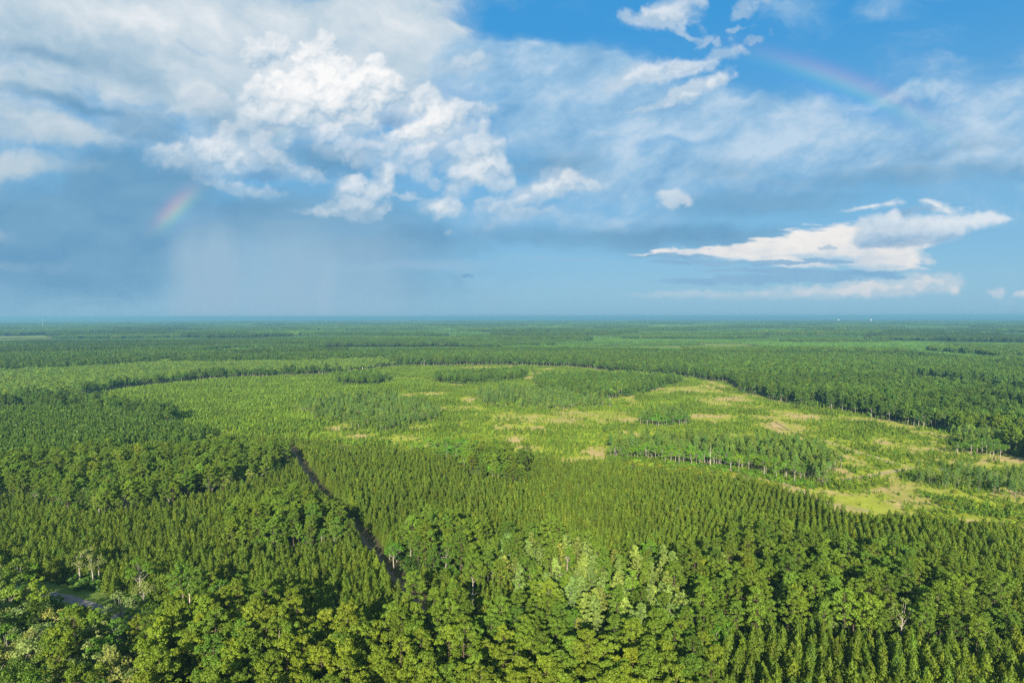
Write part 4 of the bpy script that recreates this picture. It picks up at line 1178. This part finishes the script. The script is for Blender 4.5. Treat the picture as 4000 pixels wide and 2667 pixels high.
def strip(name, pts, width, z, m, wob=.4, seed=0):
    rng = np.random.default_rng(seed)
    pts = np.asarray(pts, float)
    L = np.concatenate([[0], np.cumsum(np.hypot(*np.diff(pts, axis=0).T))])
    s = np.arange(0, L[-1], 2.5)
    px, py = np.interp(s, L, pts[:, 0]), np.interp(s, L, pts[:, 1])
    for _ in range(3):
        px[1:-1] = (px[:-2] + px[1:-1] * 2 + px[2:]) / 4; py[1:-1] = (py[:-2] + py[1:-1] * 2 + py[2:]) / 4
    tx, ty = np.gradient(px), np.gradient(py); ln = np.hypot(tx, ty)
    nx, ny = -ty / ln, tx / ln
    w1 = width / 2 + rng.normal(0, wob, len(s)); w2 = width / 2 + rng.normal(0, wob, len(s))
    V = np.concatenate([np.stack([px + nx * w1, py + ny * w1, px * 0 + z], 1), np.stack([px, py, px * 0 + z + .05], 1), np.stack([px - nx * w2, py - ny * w2, px * 0 + z], 1)])
    n = len(s); k = np.arange(n - 1)
    F = np.concatenate([np.stack([k + n, k + n + 1, k + 1, k], 1), np.stack([k + 2 * n, k + 2 * n + 1, k + n + 1, k + n], 1)])
    return tag(link(name, mesh_from(name, V, F.ravel(), [4] * len(F), [m])), kind='structure')

def mat_plain(name, c1, c2, scale=1.0, rough=.9, detail=4):
    m = bpy.data.materials.new(name); m.use_nodes = True
    t = m.node_tree; p = t.nodes['Principled BSDF']
    tc = t.nodes.new('ShaderNodeTexCoord')
    c = mix(t, noise(t, S(t, tc.outputs['Object']), scale, detail, .6).step(.3, .7), c1, c2)
    t.links.new(c.k, p.inputs['Base Color']); p.inputs['Roughness'].default_value = rough
    return m

build_ground()
M_ROAD = mat_plain('worn_asphalt', (.085, .085, .095), (.16, .155, .165), .5)
M_DIRT = mat_plain('brown_litter', (.060, .046, .030), (.120, .085, .055), .5)
M_SAND = mat_plain('pale_sand', (.17, .16, .07), (.34, .28, .18), .25)
strip('road', ROAD, 4.6, .06, M_ROAD, .35, 1)
strip('dirt_track', LANE, 2.4, .05, M_DIRT, .6, 2)
for i, (pts, wd) in enumerate(TRACKS):
    strip('sandy_track', pts, wd * .7 if i != 2 else 1.6, .05, M_SAND if i in (0, 1, 2) else M_DIRT, .5, 3 + i)

strip('sandy_track', on_ground([(3702, 1446), (3722, 1432), (3752, 1419)]), 13.0, .05, mat_plain('dry_grass_road', (.26, .24, .12), (.42, .36, .22), .1), 1.0, 9)

# ------------------------------------------------------------------ which trees show largest: a small picture of who hides whom
SIZE = {'pine': (22, 3.9, .72), 'young': (8.6, 1.5, .55), 'broad': (15, 4.6, .62), 'cypress': (16, 1.9, .65), 'sapling': (3.0, .8, .5), 'bush': (1.9, 1.6, .5)}
def choose(limit=290, within=1000.0):
    rows = []
    for ki, k in enumerate(KINDS):
        t = TREES[k]; d = np.hypot(t[:, 0], t[:, 1]); idx = np.where(d < within)[0]
        H, R, c = SIZE[k]
        P = np.stack([t[idx, 0], t[idx, 1], H * c * t[idx, 2]], 1)
        px, py, dep = project(P)
        rows.append(np.stack([np.full(len(idx), ki), idx, px, py, dep, R * t[idx, 2] * FPX / dep, H * (1 - c) * t[idx, 2] * FPX / dep], 1))
    a = np.concatenate(rows)
    s = 1024 / 4000.0
    a[:, 2:4] *= s; a[:, 5:7] *= s
    a = a[np.argsort(-a[:, 4])]
    buf = np.full((683, 1024), -1, np.int32)
    x0 = np.clip(np.round(a[:, 2] - a[:, 5] * .85), 0, 1024).astype(int); x1 = np.clip(np.round(a[:, 2] + a[:, 5] * .85) , 0, 1024).astype(int)
    y0 = np.clip(np.round(a[:, 3] - a[:, 6] * .9), 0, 683).astype(int); y1 = np.clip(np.round(a[:, 3] + a[:, 6] * .9), 0, 683).astype(int)
    for i in range(len(a)):
        buf[y0[i]:y1[i], x0[i]:x1[i]] = i
    cnt = np.bincount(buf[buf >= 0], minlength=len(a))
    out = {}
    for ki, k in enumerate(KINDS):
        sel = np.where((a[:, 0] == ki) & (cnt >= 3))[0]
        sel = sel[np.argsort(-cnt[sel])][:limit]
        out[k] = a[sel][:, 1].astype(int)
    return out

CHOSEN = choose()

# ------------------------------------------------------------------ the masses beyond the single trees
def mass(name, coll_list, table, label=None):
    """TABLE: per row x, y, scale, r, g, b, set number; one object that stands trees on its points"""
    coll = bpy.data.collections.new(name + '_shapes'); start = []; counts = []; k = 0
    for c in coll_list:
        start.append(k); obs = sorted(c.objects, key=lambda o: o.name)
        for o in obs:
            q = bpy.data.objects.new(f'{name}_{k:03d}', o.data); coll.objects.link(q); k += 1
        counts.append(len(obs))
    n = len(table); st = table[:, 6].astype(int)
    idx = np.array(start)[st] + (RNG.random(n) * np.array(counts)[st]).astype(int)
    me = bpy.data.meshes.new(name)
    me.vertices.add(n)
    me.vertices.foreach_set('co', np.column_stack([table[:, 0], table[:, 1], np.zeros(n)]).astype(np.float32).ravel())
    def attr(nm, ty, key, v): me.attributes.new(nm, ty, 'POINT').data.foreach_set(key, v.ravel())
    attr('shape', 'INT', 'value', idx.astype(np.int32))
    rot = RNG.uniform(0, 6.283, n)
    step = np.isin(st, [i for i, c in enumerate(coll_list) if 'clump' in c.name or 'wide' in c.name])
    rot = np.where(step, np.floor(rot / 1.5708) * 1.5708, rot)
    tilt = np.where(step[:, None], 0, RNG.normal(0, .03, (n, 2)))
    attr('turn', 'FLOAT_VECTOR', 'vector', np.column_stack([tilt, rot]).astype(np.float32))
    sx = table[:, 2] * np.where(step, 1, RNG.uniform(.88, 1.12, n))
    sx = np.where(step, 1.04, sx)
    attr('size', 'FLOAT_VECTOR', 'vector', np.column_stack([sx, sx, table[:, 2]]).astype(np.float32))
    attr('leaf_color', 'FLOAT_VECTOR', 'vector', table[:, 3:6].astype(np.float32))
    o = tag(link(name, me), label=label, kind='stuff')
    g = bpy.data.node_groups.new(name, 'GeometryNodeTree')
    g.interface.new_socket('Geometry', in_out='INPUT', socket_type='NodeSocketGeometry')
    g.interface.new_socket('Geometry', in_out='OUTPUT', socket_type='NodeSocketGeometry')
    N = g.nodes.new; Lk = g.links.new
    gi, go, ip, ci = N('NodeGroupInput'), N('NodeGroupOutput'), N('GeometryNodeInstanceOnPoints'), N('GeometryNodeCollectionInfo')
    ci.inputs['Collection'].default_value = coll
    ci.inputs['Separate Children'].default_value = True
    ci.inputs['Reset Children'].default_value = True
    ip.inputs['Pick Instance'].default_value = True
    def named(nm, ty):
        a = N('GeometryNodeInputNamedAttribute'); a.data_type = ty; a.inputs['Name'].default_value = nm
        return next(s for s in a.outputs if s.enabled and s.name == 'Attribute')
    mp = N('GeometryNodeMeshToPoints')
    Lk(gi.outputs[0], mp.inputs[0])
    Lk(mp.outputs[0], ip.inputs['Points']); Lk(ci.outputs[0], ip.inputs['Instance'])
    Lk(named('shape', 'INT'), ip.inputs['Instance Index'])
    e = N('FunctionNodeEulerToRotation'); Lk(named('turn', 'FLOAT_VECTOR'), e.inputs[0]); Lk(e.outputs[0], ip.inputs['Rotation'])
    Lk(named('size', 'FLOAT_VECTOR'), ip.inputs['Scale'])
    Lk(ip.outputs[0], go.inputs[0])
    md = o.modifiers.new('trees', 'NODES'); md.node_group = g
    return o

def rest(k, near_d):
    t = TREES[k]; keep = np.ones(len(t), bool); keep[CHOSEN[k]] = False
    t = t[keep]
    st = (np.hypot(t[:, 0], t[:, 1]) > near_d).astype(float)
    return np.column_stack([t[:, :6], st])

def far_rows(k, st): return np.column_stack([FARPTS[k], np.full(len(FARPTS[k]), float(st))])
K = KINDS
mass('pine_forest', [K['pine']['near'], K['pine']['far'], CLUMP['pine'], CLUMP['pine_wide']], np.concatenate([rest('pine', 560), far_rows('pine', 2), far_rows('pine_wide', 3)]))
mass('planted_pine_forest', [K['young']['near'], K['young']['far'], CLUMP['young']], np.concatenate([rest('young', 480), far_rows('young', 2)]))
mass('broadleaf_forest', [K['broad']['near'], K['broad']['far'], CLUMP['broad'], CLUMP['broad_wide']], np.concatenate([rest('broad', 560), far_rows('broad', 2), far_rows('broad_wide', 3)]))
mass('cypress_forest', [K['cypress']['near'], K['cypress']['far']], rest('cypress', 700))
mass('sapling_regrowth_vegetation', [K['sapling']['near'], K['sapling']['far']], rest('sapling', 700))
mass('undergrowth', [K['bush']['near'], K['bush']['far']], rest('bush', 500))
# ------------------------------------------------------------------ landmarks and small built things
MARKS = []                                            # x, y, phrase: what labels can point to
def mark(px, py, z, phrase):
    x, y = ground(px, py, z); MARKS.append((x, y, phrase)); return x, y

def thing(name, loc, label, cat, group=None, rot=0.0, scale=None):
    o = bpy.data.objects.new(name, None); COL.objects.link(o)
    o.empty_display_size = 1.0
    o.location = loc; o.rotation_euler = (0, 0, rot)
    if scale: o.scale = scale
    return tag(o, label, cat, group)

# dead trees
DEADS = [(1086, 2452, 19, 'bare forked dead trunk', 1.15, 'bare forked dead tree rising over yellow-green pines at the bottom edge'),
         (738, 2218, 17, 'grey broken snag', 1.0, 'grey broken dead tree among broadleaf trees above the asphalt road'),
         (2383, 1545, 12, 'pale dead pole', .85, 'pale dead trunk at the corner of the pine clump in the clearing'),
         (1657, 1400, 16, 'pale dead trunk', 1.0, 'pale dead trunk against the long dark pine edge across the clearing'),
         (1845, 2240, 17, 'pale twisted dead tree', 1.0, 'pale twisted dead tree between the lane and the pale cypresses'),
         (2775, 1740, 14, 'whitish leafless tree', .9, 'whitish leafless tree in front of the cypress dome in the clearing')]
for i, (px, py, zt, ph, sc_, lab) in enumerate(DEADS):
    x, y = ground(px, py, zt)
    B = snag(900 + i, 16.0)
    v = np.concatenate(B.v); n = np.array(B.n); f = np.concatenate(B.f)
    t = thing('dead_tree', (x, y, 0), lab, 'dead tree', 'dead trees', i * 1.3, (sc_,) * 3)
    cuts = [0, 18] + [18 + 8 * (k + 1) for k in range((len(n) - 18) // 8)]     # main stem, then each branch
    for a, b in zip(cuts[:-1], cuts[1:]):
        fl = f[4 * a:4 * b]; u, inv = np.unique(fl, return_inverse=True)
        nm = 'trunk' if a == 0 else 'branch'
        link(nm, mesh_from('dead_' + nm, v[u], inv, n[a:b], [M_DEAD]), t)
    MARKS.append((x, y, ph))

M_WHITE = mat_plain('white_paint', (.72, .72, .70), (.82, .82, .80), .3, .5)
M_METAL = mat_plain('grey_metal', (.30, .31, .32), (.42, .43, .44), .2, .5)
M_ROOF = mat_plain('pale_roof', (.55, .55, .54), (.68, .68, .66), .05, .6)

def lathe(name, prof, m, sides=20, parent=None, at=(0, 0, 0)):
    th = np.arange(sides) * 2 * np.pi / sides
    V = np.concatenate([np.stack([r * np.cos(th), r * np.sin(th), np.full(sides, z)], 1) for r, z in prof]) + np.array(at)
    F = [[i * sides + j, i * sides + (j + 1) % sides, (i + 1) * sides + (j + 1) % sides, (i + 1) * sides + j] for i in range(len(prof) - 1) for j in range(sides)]
    me = mesh_from(name, V, np.array(F).ravel(), [4] * len(F), [m])
    me.polygons.foreach_set('use_smooth', np.ones(len(F), bool))
    return link(name, me, parent)

def box(name, c, s, m, parent=None, gable=0.0):
    x, y, z = c; a, b, h = s[0] / 2, s[1] / 2, s[2]
    V = [(x - a, y - b, z), (x + a, y - b, z), (x + a, y + b, z), (x - a, y + b, z), (x - a, y - b, z + h), (x + a, y - b, z + h), (x + a, y + b, z + h), (x - a, y + b, z + h)]
    F = [(0, 3, 2, 1), (0, 1, 5, 4), (1, 2, 6, 5), (2, 3, 7, 6), (3, 0, 4, 7)]
    if gable:
        V += [(x - a, y, z + h + gable), (x + a, y, z + h + gable)]
        F += [(4, 5, 9, 8), (6, 7, 8, 9), (5, 6, 9), (7, 4, 8)]
    else: F.append((4, 5, 6, 7))
    return link(name, mesh_from(name, V, np.concatenate(F), [len(f) for f in F], [m]), parent)

# water towers and pale sheds on the horizon
for px, py, zt, D, lab in ((3275, 1250, 44, 12300, 'white water tower above the pale sheds on the horizon'), (3402, 1248, 46, 12600, 'white water tower standing alone on the horizon, away from the sheds')):
    d = ray(px, py); k = D / math.hypot(d[0], d[1]); x, y = d[0] * k, d[1] * k
    t = thing('water_tower', (x, y, 0), lab, 'water tower', 'water towers on the horizon')
    lathe('tank', [(.2, 28), (7, 29), (11.5, 33), (12, 37), (10, 42), (5, 45), (.2, 46)], M_WHITE, 24, t)
    lathe('stem', [(6, 0), (3.2, 4), (2.4, 12), (2.4, 28.5)], M_WHITE, 16, t)
for i, (px, D, L, lab) in enumerate(((3180, 11900, 120, 'long pale shed, nearest the sandy field, on the horizon'), (3250, 12100, 90, 'pale shed just before the water tower on the horizon'), (3300, 12050, 150, 'longest pale shed past the water tower on the horizon'))):
    d = ray(px, 1259); k = D / math.hypot(d[0], d[1])
    t = thing('long_shed', (d[0] * k, d[1] * k, 0), lab, 'shed', 'pale sheds on the horizon', .12)
    box('wall', (0, 0, 0), (L, 40, 11), M_WHITE, t); box('roof', (0, 0, 11.02), (L + 2, 42, .6), M_ROOF, t, 4.0)
for i, (px, D, Hh, lab) in enumerate(((166, 7000, 88, 'thin radio mast over the dark woods at the far left horizon'), (2531, 7600, 84, 'thin radio mast near the pale field on the horizon'))):
    d = ray(px, 1250); k = D / math.hypot(d[0], d[1])
    t = thing('radio_mast', (d[0] * k, d[1] * k, 0), lab, 'radio mast', 'radio masts')
    lathe('mast', [(.8, 0), (.6, Hh * .6), (.4, Hh)], M_METAL, 6, t)
    lathe('antenna', [(.9, Hh * .86), (.9, Hh * .93)], M_METAL, 6, t)
# a small white box on posts between the planted rows
bx_, by_ = ground(2646, 1984, 7.5)
t = thing('deer_stand', (bx_, by_, 0), 'small white box stand on posts between rows of planted pines', 'deer stand')
box('cabin', (0, 0, 6.9), (.8, .8, .8), M_WHITE, t); box('roof', (0, 0, 7.71), (1.0, 1.0, .06), M_ROOF, t)
for sx in (-1, 1):
    for sy in (-1, 1): box('leg', (sx * .34, sy * .34, 0), (.08, .08, 6.89), M_METAL, t)
MARKS.append((bx_, by_, 'small white box stand'))

for px, py, z, ph in ((300, 2345, 0, 'asphalt road'), (1490, 2190, 8, 'near lane bend'), (1250, 1900, 8, 'far lane'), (1680, 2400, 8, 'dark lane end'),
                      (2350, 2250, 14, 'pale cypress grove'), (1140, 2050, 14, 'lane clump'), (2000, 1800, 2, 'clearing'), (2850, 1790, 8, 'cypress dome'), (3330, 1980, 0, 'sandy track'),
                      (3650, 2300, 15, 'sunlit pines at the corner'), (3400, 2560, 5, 'corner plantation'), (700, 1850, 12, 'old pines off the lane'), (2050, 1500, 8, 'big pine clump'),
                      (1900, 1740, 8, 'broadleaf patch'), (2900, 2480, 8, 'bright bushes'), (2450, 1640, 5, 'little cypress clump'), (3820, 1745, 8, 'mixed grove'),
                      (3900, 1920, 6, 'scattered clearing trees'), (1450, 1620, 3, 'light thicket'), (3080, 1670, 0, 'largest sandy patch'), (2330, 1770, 0, 'tan patch'),
                      (3930, 1780, 0, 'dry pasture'), (1500, 1715, 0, 'tan patches'), (2650, 1525, 0, 'straw-coloured strip'), (150, 1680, 9, 'dark planted wood'),
                      (80, 2600, 16, 'mossy corner trees'), (2550, 2640, 18, 'tallest bottom pines'), (1700, 2600, 18, 'rounded bottom pines'), (700, 2600, 18, 'last mossy broadleaves')):
    mark(px, py, z, ph)

# ------------------------------------------------------------------ single trees
ORD1 = 'zeroth first second third fourth fifth sixth seventh eighth ninth tenth eleventh twelfth thirteenth fourteenth fifteenth sixteenth seventeenth eighteenth nineteenth'.split()
TENS = {2: 'twenty', 3: 'thirty', 4: 'forty', 5: 'fifty', 6: 'sixty', 7: 'seventy', 8: 'eighty', 9: 'ninety'}
def ordinal(n):
    if n < 20: return ORD1[n]
    if n < 100:
        return (TENS[n // 10][:-1] + 'ieth') if n % 10 == 0 else TENS[n // 10] + '-' + ORD1[n % 10]
    return 'hundredth' if n == 100 else 'hundred-and-' + ordinal(n - 100)

def hue_word(c):
    y = c[0] / c[1]; l = c[1]
    if c[2] / c[1] > .38: return 'pale bluish green' if l > .12 else 'blue-green'
    if c[2] / c[1] > .335 and l > .13: return 'pale green'
    if y > 1.3: return 'reddish brown'
    if y < .60: return 'bright green' if l > .12 else ('deep green' if l < .075 else 'fresh green')
    if y > .82: return 'yellow-green' if l > .105 else 'olive brown'
    return 'light olive' if l > .115 else ('dark green' if l < .08 else 'olive green')

MX = np.array([(m[0], m[1]) for m in MARKS])
def place_words(x, y):
    d = np.hypot(MX[:, 0] - x, MX[:, 1] - y); i = int(np.argmin(d)); mx, my, ph = MARKS[i]
    if d[i] < 9: return 'beside the ' + ph, i
    r0, r1 = math.hypot(mx, my), math.hypot(x, y)
    side = (math.atan2(x, y) - math.atan2(mx, my)) * r1; fwd = r1 - r0
    if abs(fwd) > abs(side): return ('beyond the ' if fwd > 0 else 'before the ') + ph, i
    return ('right of the ' if side > 0 else 'left of the ') + ph, i

PHR = {'pine': ('pine_tree', 'pine tree', 'pine'), 'young': ('young_pine_tree', 'young pine', 'young planted pine'), 'broad': ('broadleaf_tree', 'broadleaf tree', 'broadleaf tree'),
       'cypress': ('cypress_tree', 'cypress', 'cypress'), 'sapling': ('pine_sapling', 'sapling', 'pine sapling'), 'bush': ('shrub', 'shrub', 'shrub')}
GRP = {'pine': 'mature pines of the old wood', 'young': 'young pines in planted rows', 'broad': 'broadleaf trees among the pines', 'cypress': 'pale cypresses', 'sapling': 'pine saplings in the clearing', 'bush': 'shrubs under and between the trees'}
SHAPE = {'pine': ['round-crowned', 'narrow-crowned', 'broad-crowned', 'tall', 'slender', 'wide', 'round-crowned', 'narrow-crowned', 'broad-crowned'], 'young': ['pointed', 'slender', 'bushy', 'pointed', 'short', 'slender', 'bushy', 'pointed'], 'broad': ['round', 'spreading', 'tall', 'open-crowned', 'airy open-crowned', 'round', 'spreading', 'airy open-crowned'],
         'cypress': ['narrow', 'tall narrow', 'short', 'tall narrow'], 'sapling': ['small', 'low', 'taller'], 'bush': ['rounded', 'wide', 'small']}

def single_trees():
    for k in KINDS:
        name, cat, phrase = PHR[k]; kd = KINDS[k]; t = TREES[k]; ids = CHOSEN[k]
        var = RNG.integers(0, kd['n'], len(ids))
        px, py, _ = project(np.column_stack([t[ids, 0], t[ids, 1], SIZE[k][0] * .8 * t[ids, 2]]))
        mid = np.median(t[ids, 2])
        labels = []
        for q, i in enumerate(ids):
            w, mi = place_words(t[i, 0], t[i, 1])
            sz = 'large ' if t[i, 2] > mid * 1.12 else ('small ' if t[i, 2] < mid * .86 else '')
            sh = SHAPE[k][var[q]]
            if sz.strip() == sh: sz = ''
            if k in ('young', 'sapling', 'bush'): lab = f'{sh} {hue_word(t[i, 3:6])} {phrase} {w}'
            else: lab = f'{sz}{sh} {hue_word(t[i, 3:6])} {phrase} {w}'
            labels.append(lab)
        for q in range(len(labels)):
            for a, b in (('large ', ''), ('small ', ''), ('broadleaf tree', 'broadleaf'), ('pale bluish', 'bluish'), ('young planted', 'young'), ('the ', '')):
                if len(labels[q].replace(',', ' ').split()) > 12: labels[q] = labels[q].replace(a, b, 1)
        byl = {}
        for q, l in enumerate(labels): byl.setdefault(l, []).append(q)
        for l, qs in byl.items():
            if len(qs) > 1:
                for n, q in enumerate(sorted(qs, key=lambda q: px[q])): labels[q] = f'{l}, {ordinal(n + 1)} from left'
        for q, i in enumerate(ids):
            x, y, s = t[i, :3]; c = [float(v) for v in t[i, 3:6]]
            rot = float(RNG.uniform(0, 6.28)); sx = float(s * RNG.uniform(.88, 1.12)); lean = RNG.normal(0, .03, 2)
            if k in ('sapling', 'bush'):
                o = link(name, sorted(kd['near'].objects, key=lambda o: o.name)[var[q]].data)
                o.location = (x, y, 0); o.rotation_euler = (0, 0, rot); o.scale = (sx, sx, s)
                o['leaf_color'] = c
                tag(o, labels[q], cat, GRP[k])
            else:
                e = thing(name, (x, y, 0), labels[q], cat, GRP[k], rot, (sx, sx, s)); e.rotation_euler = (lean[0], lean[1], rot)
                st, cr = kd['parts'][var[q]]
                link('trunk', st, e)
                o = link('crown', cr, e); o['leaf_color'] = c
single_trees()

# ------------------------------------------------------------------ the air between
def haze():
    o = box('haze', (0, 0, -1.0), (92000, 92000, 113.0), None)
    o.data.materials.clear()
    m = bpy.data.materials.new('moist_air'); m.use_nodes = True
    t = m.node_tree; t.nodes.clear()
    v = t.nodes.new('ShaderNodeVolumePrincipled'); out = t.nodes.new('ShaderNodeOutputMaterial')
    v.inputs['Color'].default_value = HAZE_COLOR
    v.inputs['Density'].default_value = HAZE_DENSITY
    v.inputs['Anisotropy'].default_value = 0.25
    t.links.new(v.outputs[0], out.inputs['Volume'])
    o.data.materials.append(m)
    tag(o, kind='stuff')
HAZE_DENSITY = 0.00011
HAZE_COLOR = (.22, .52, .72, 1)
haze()
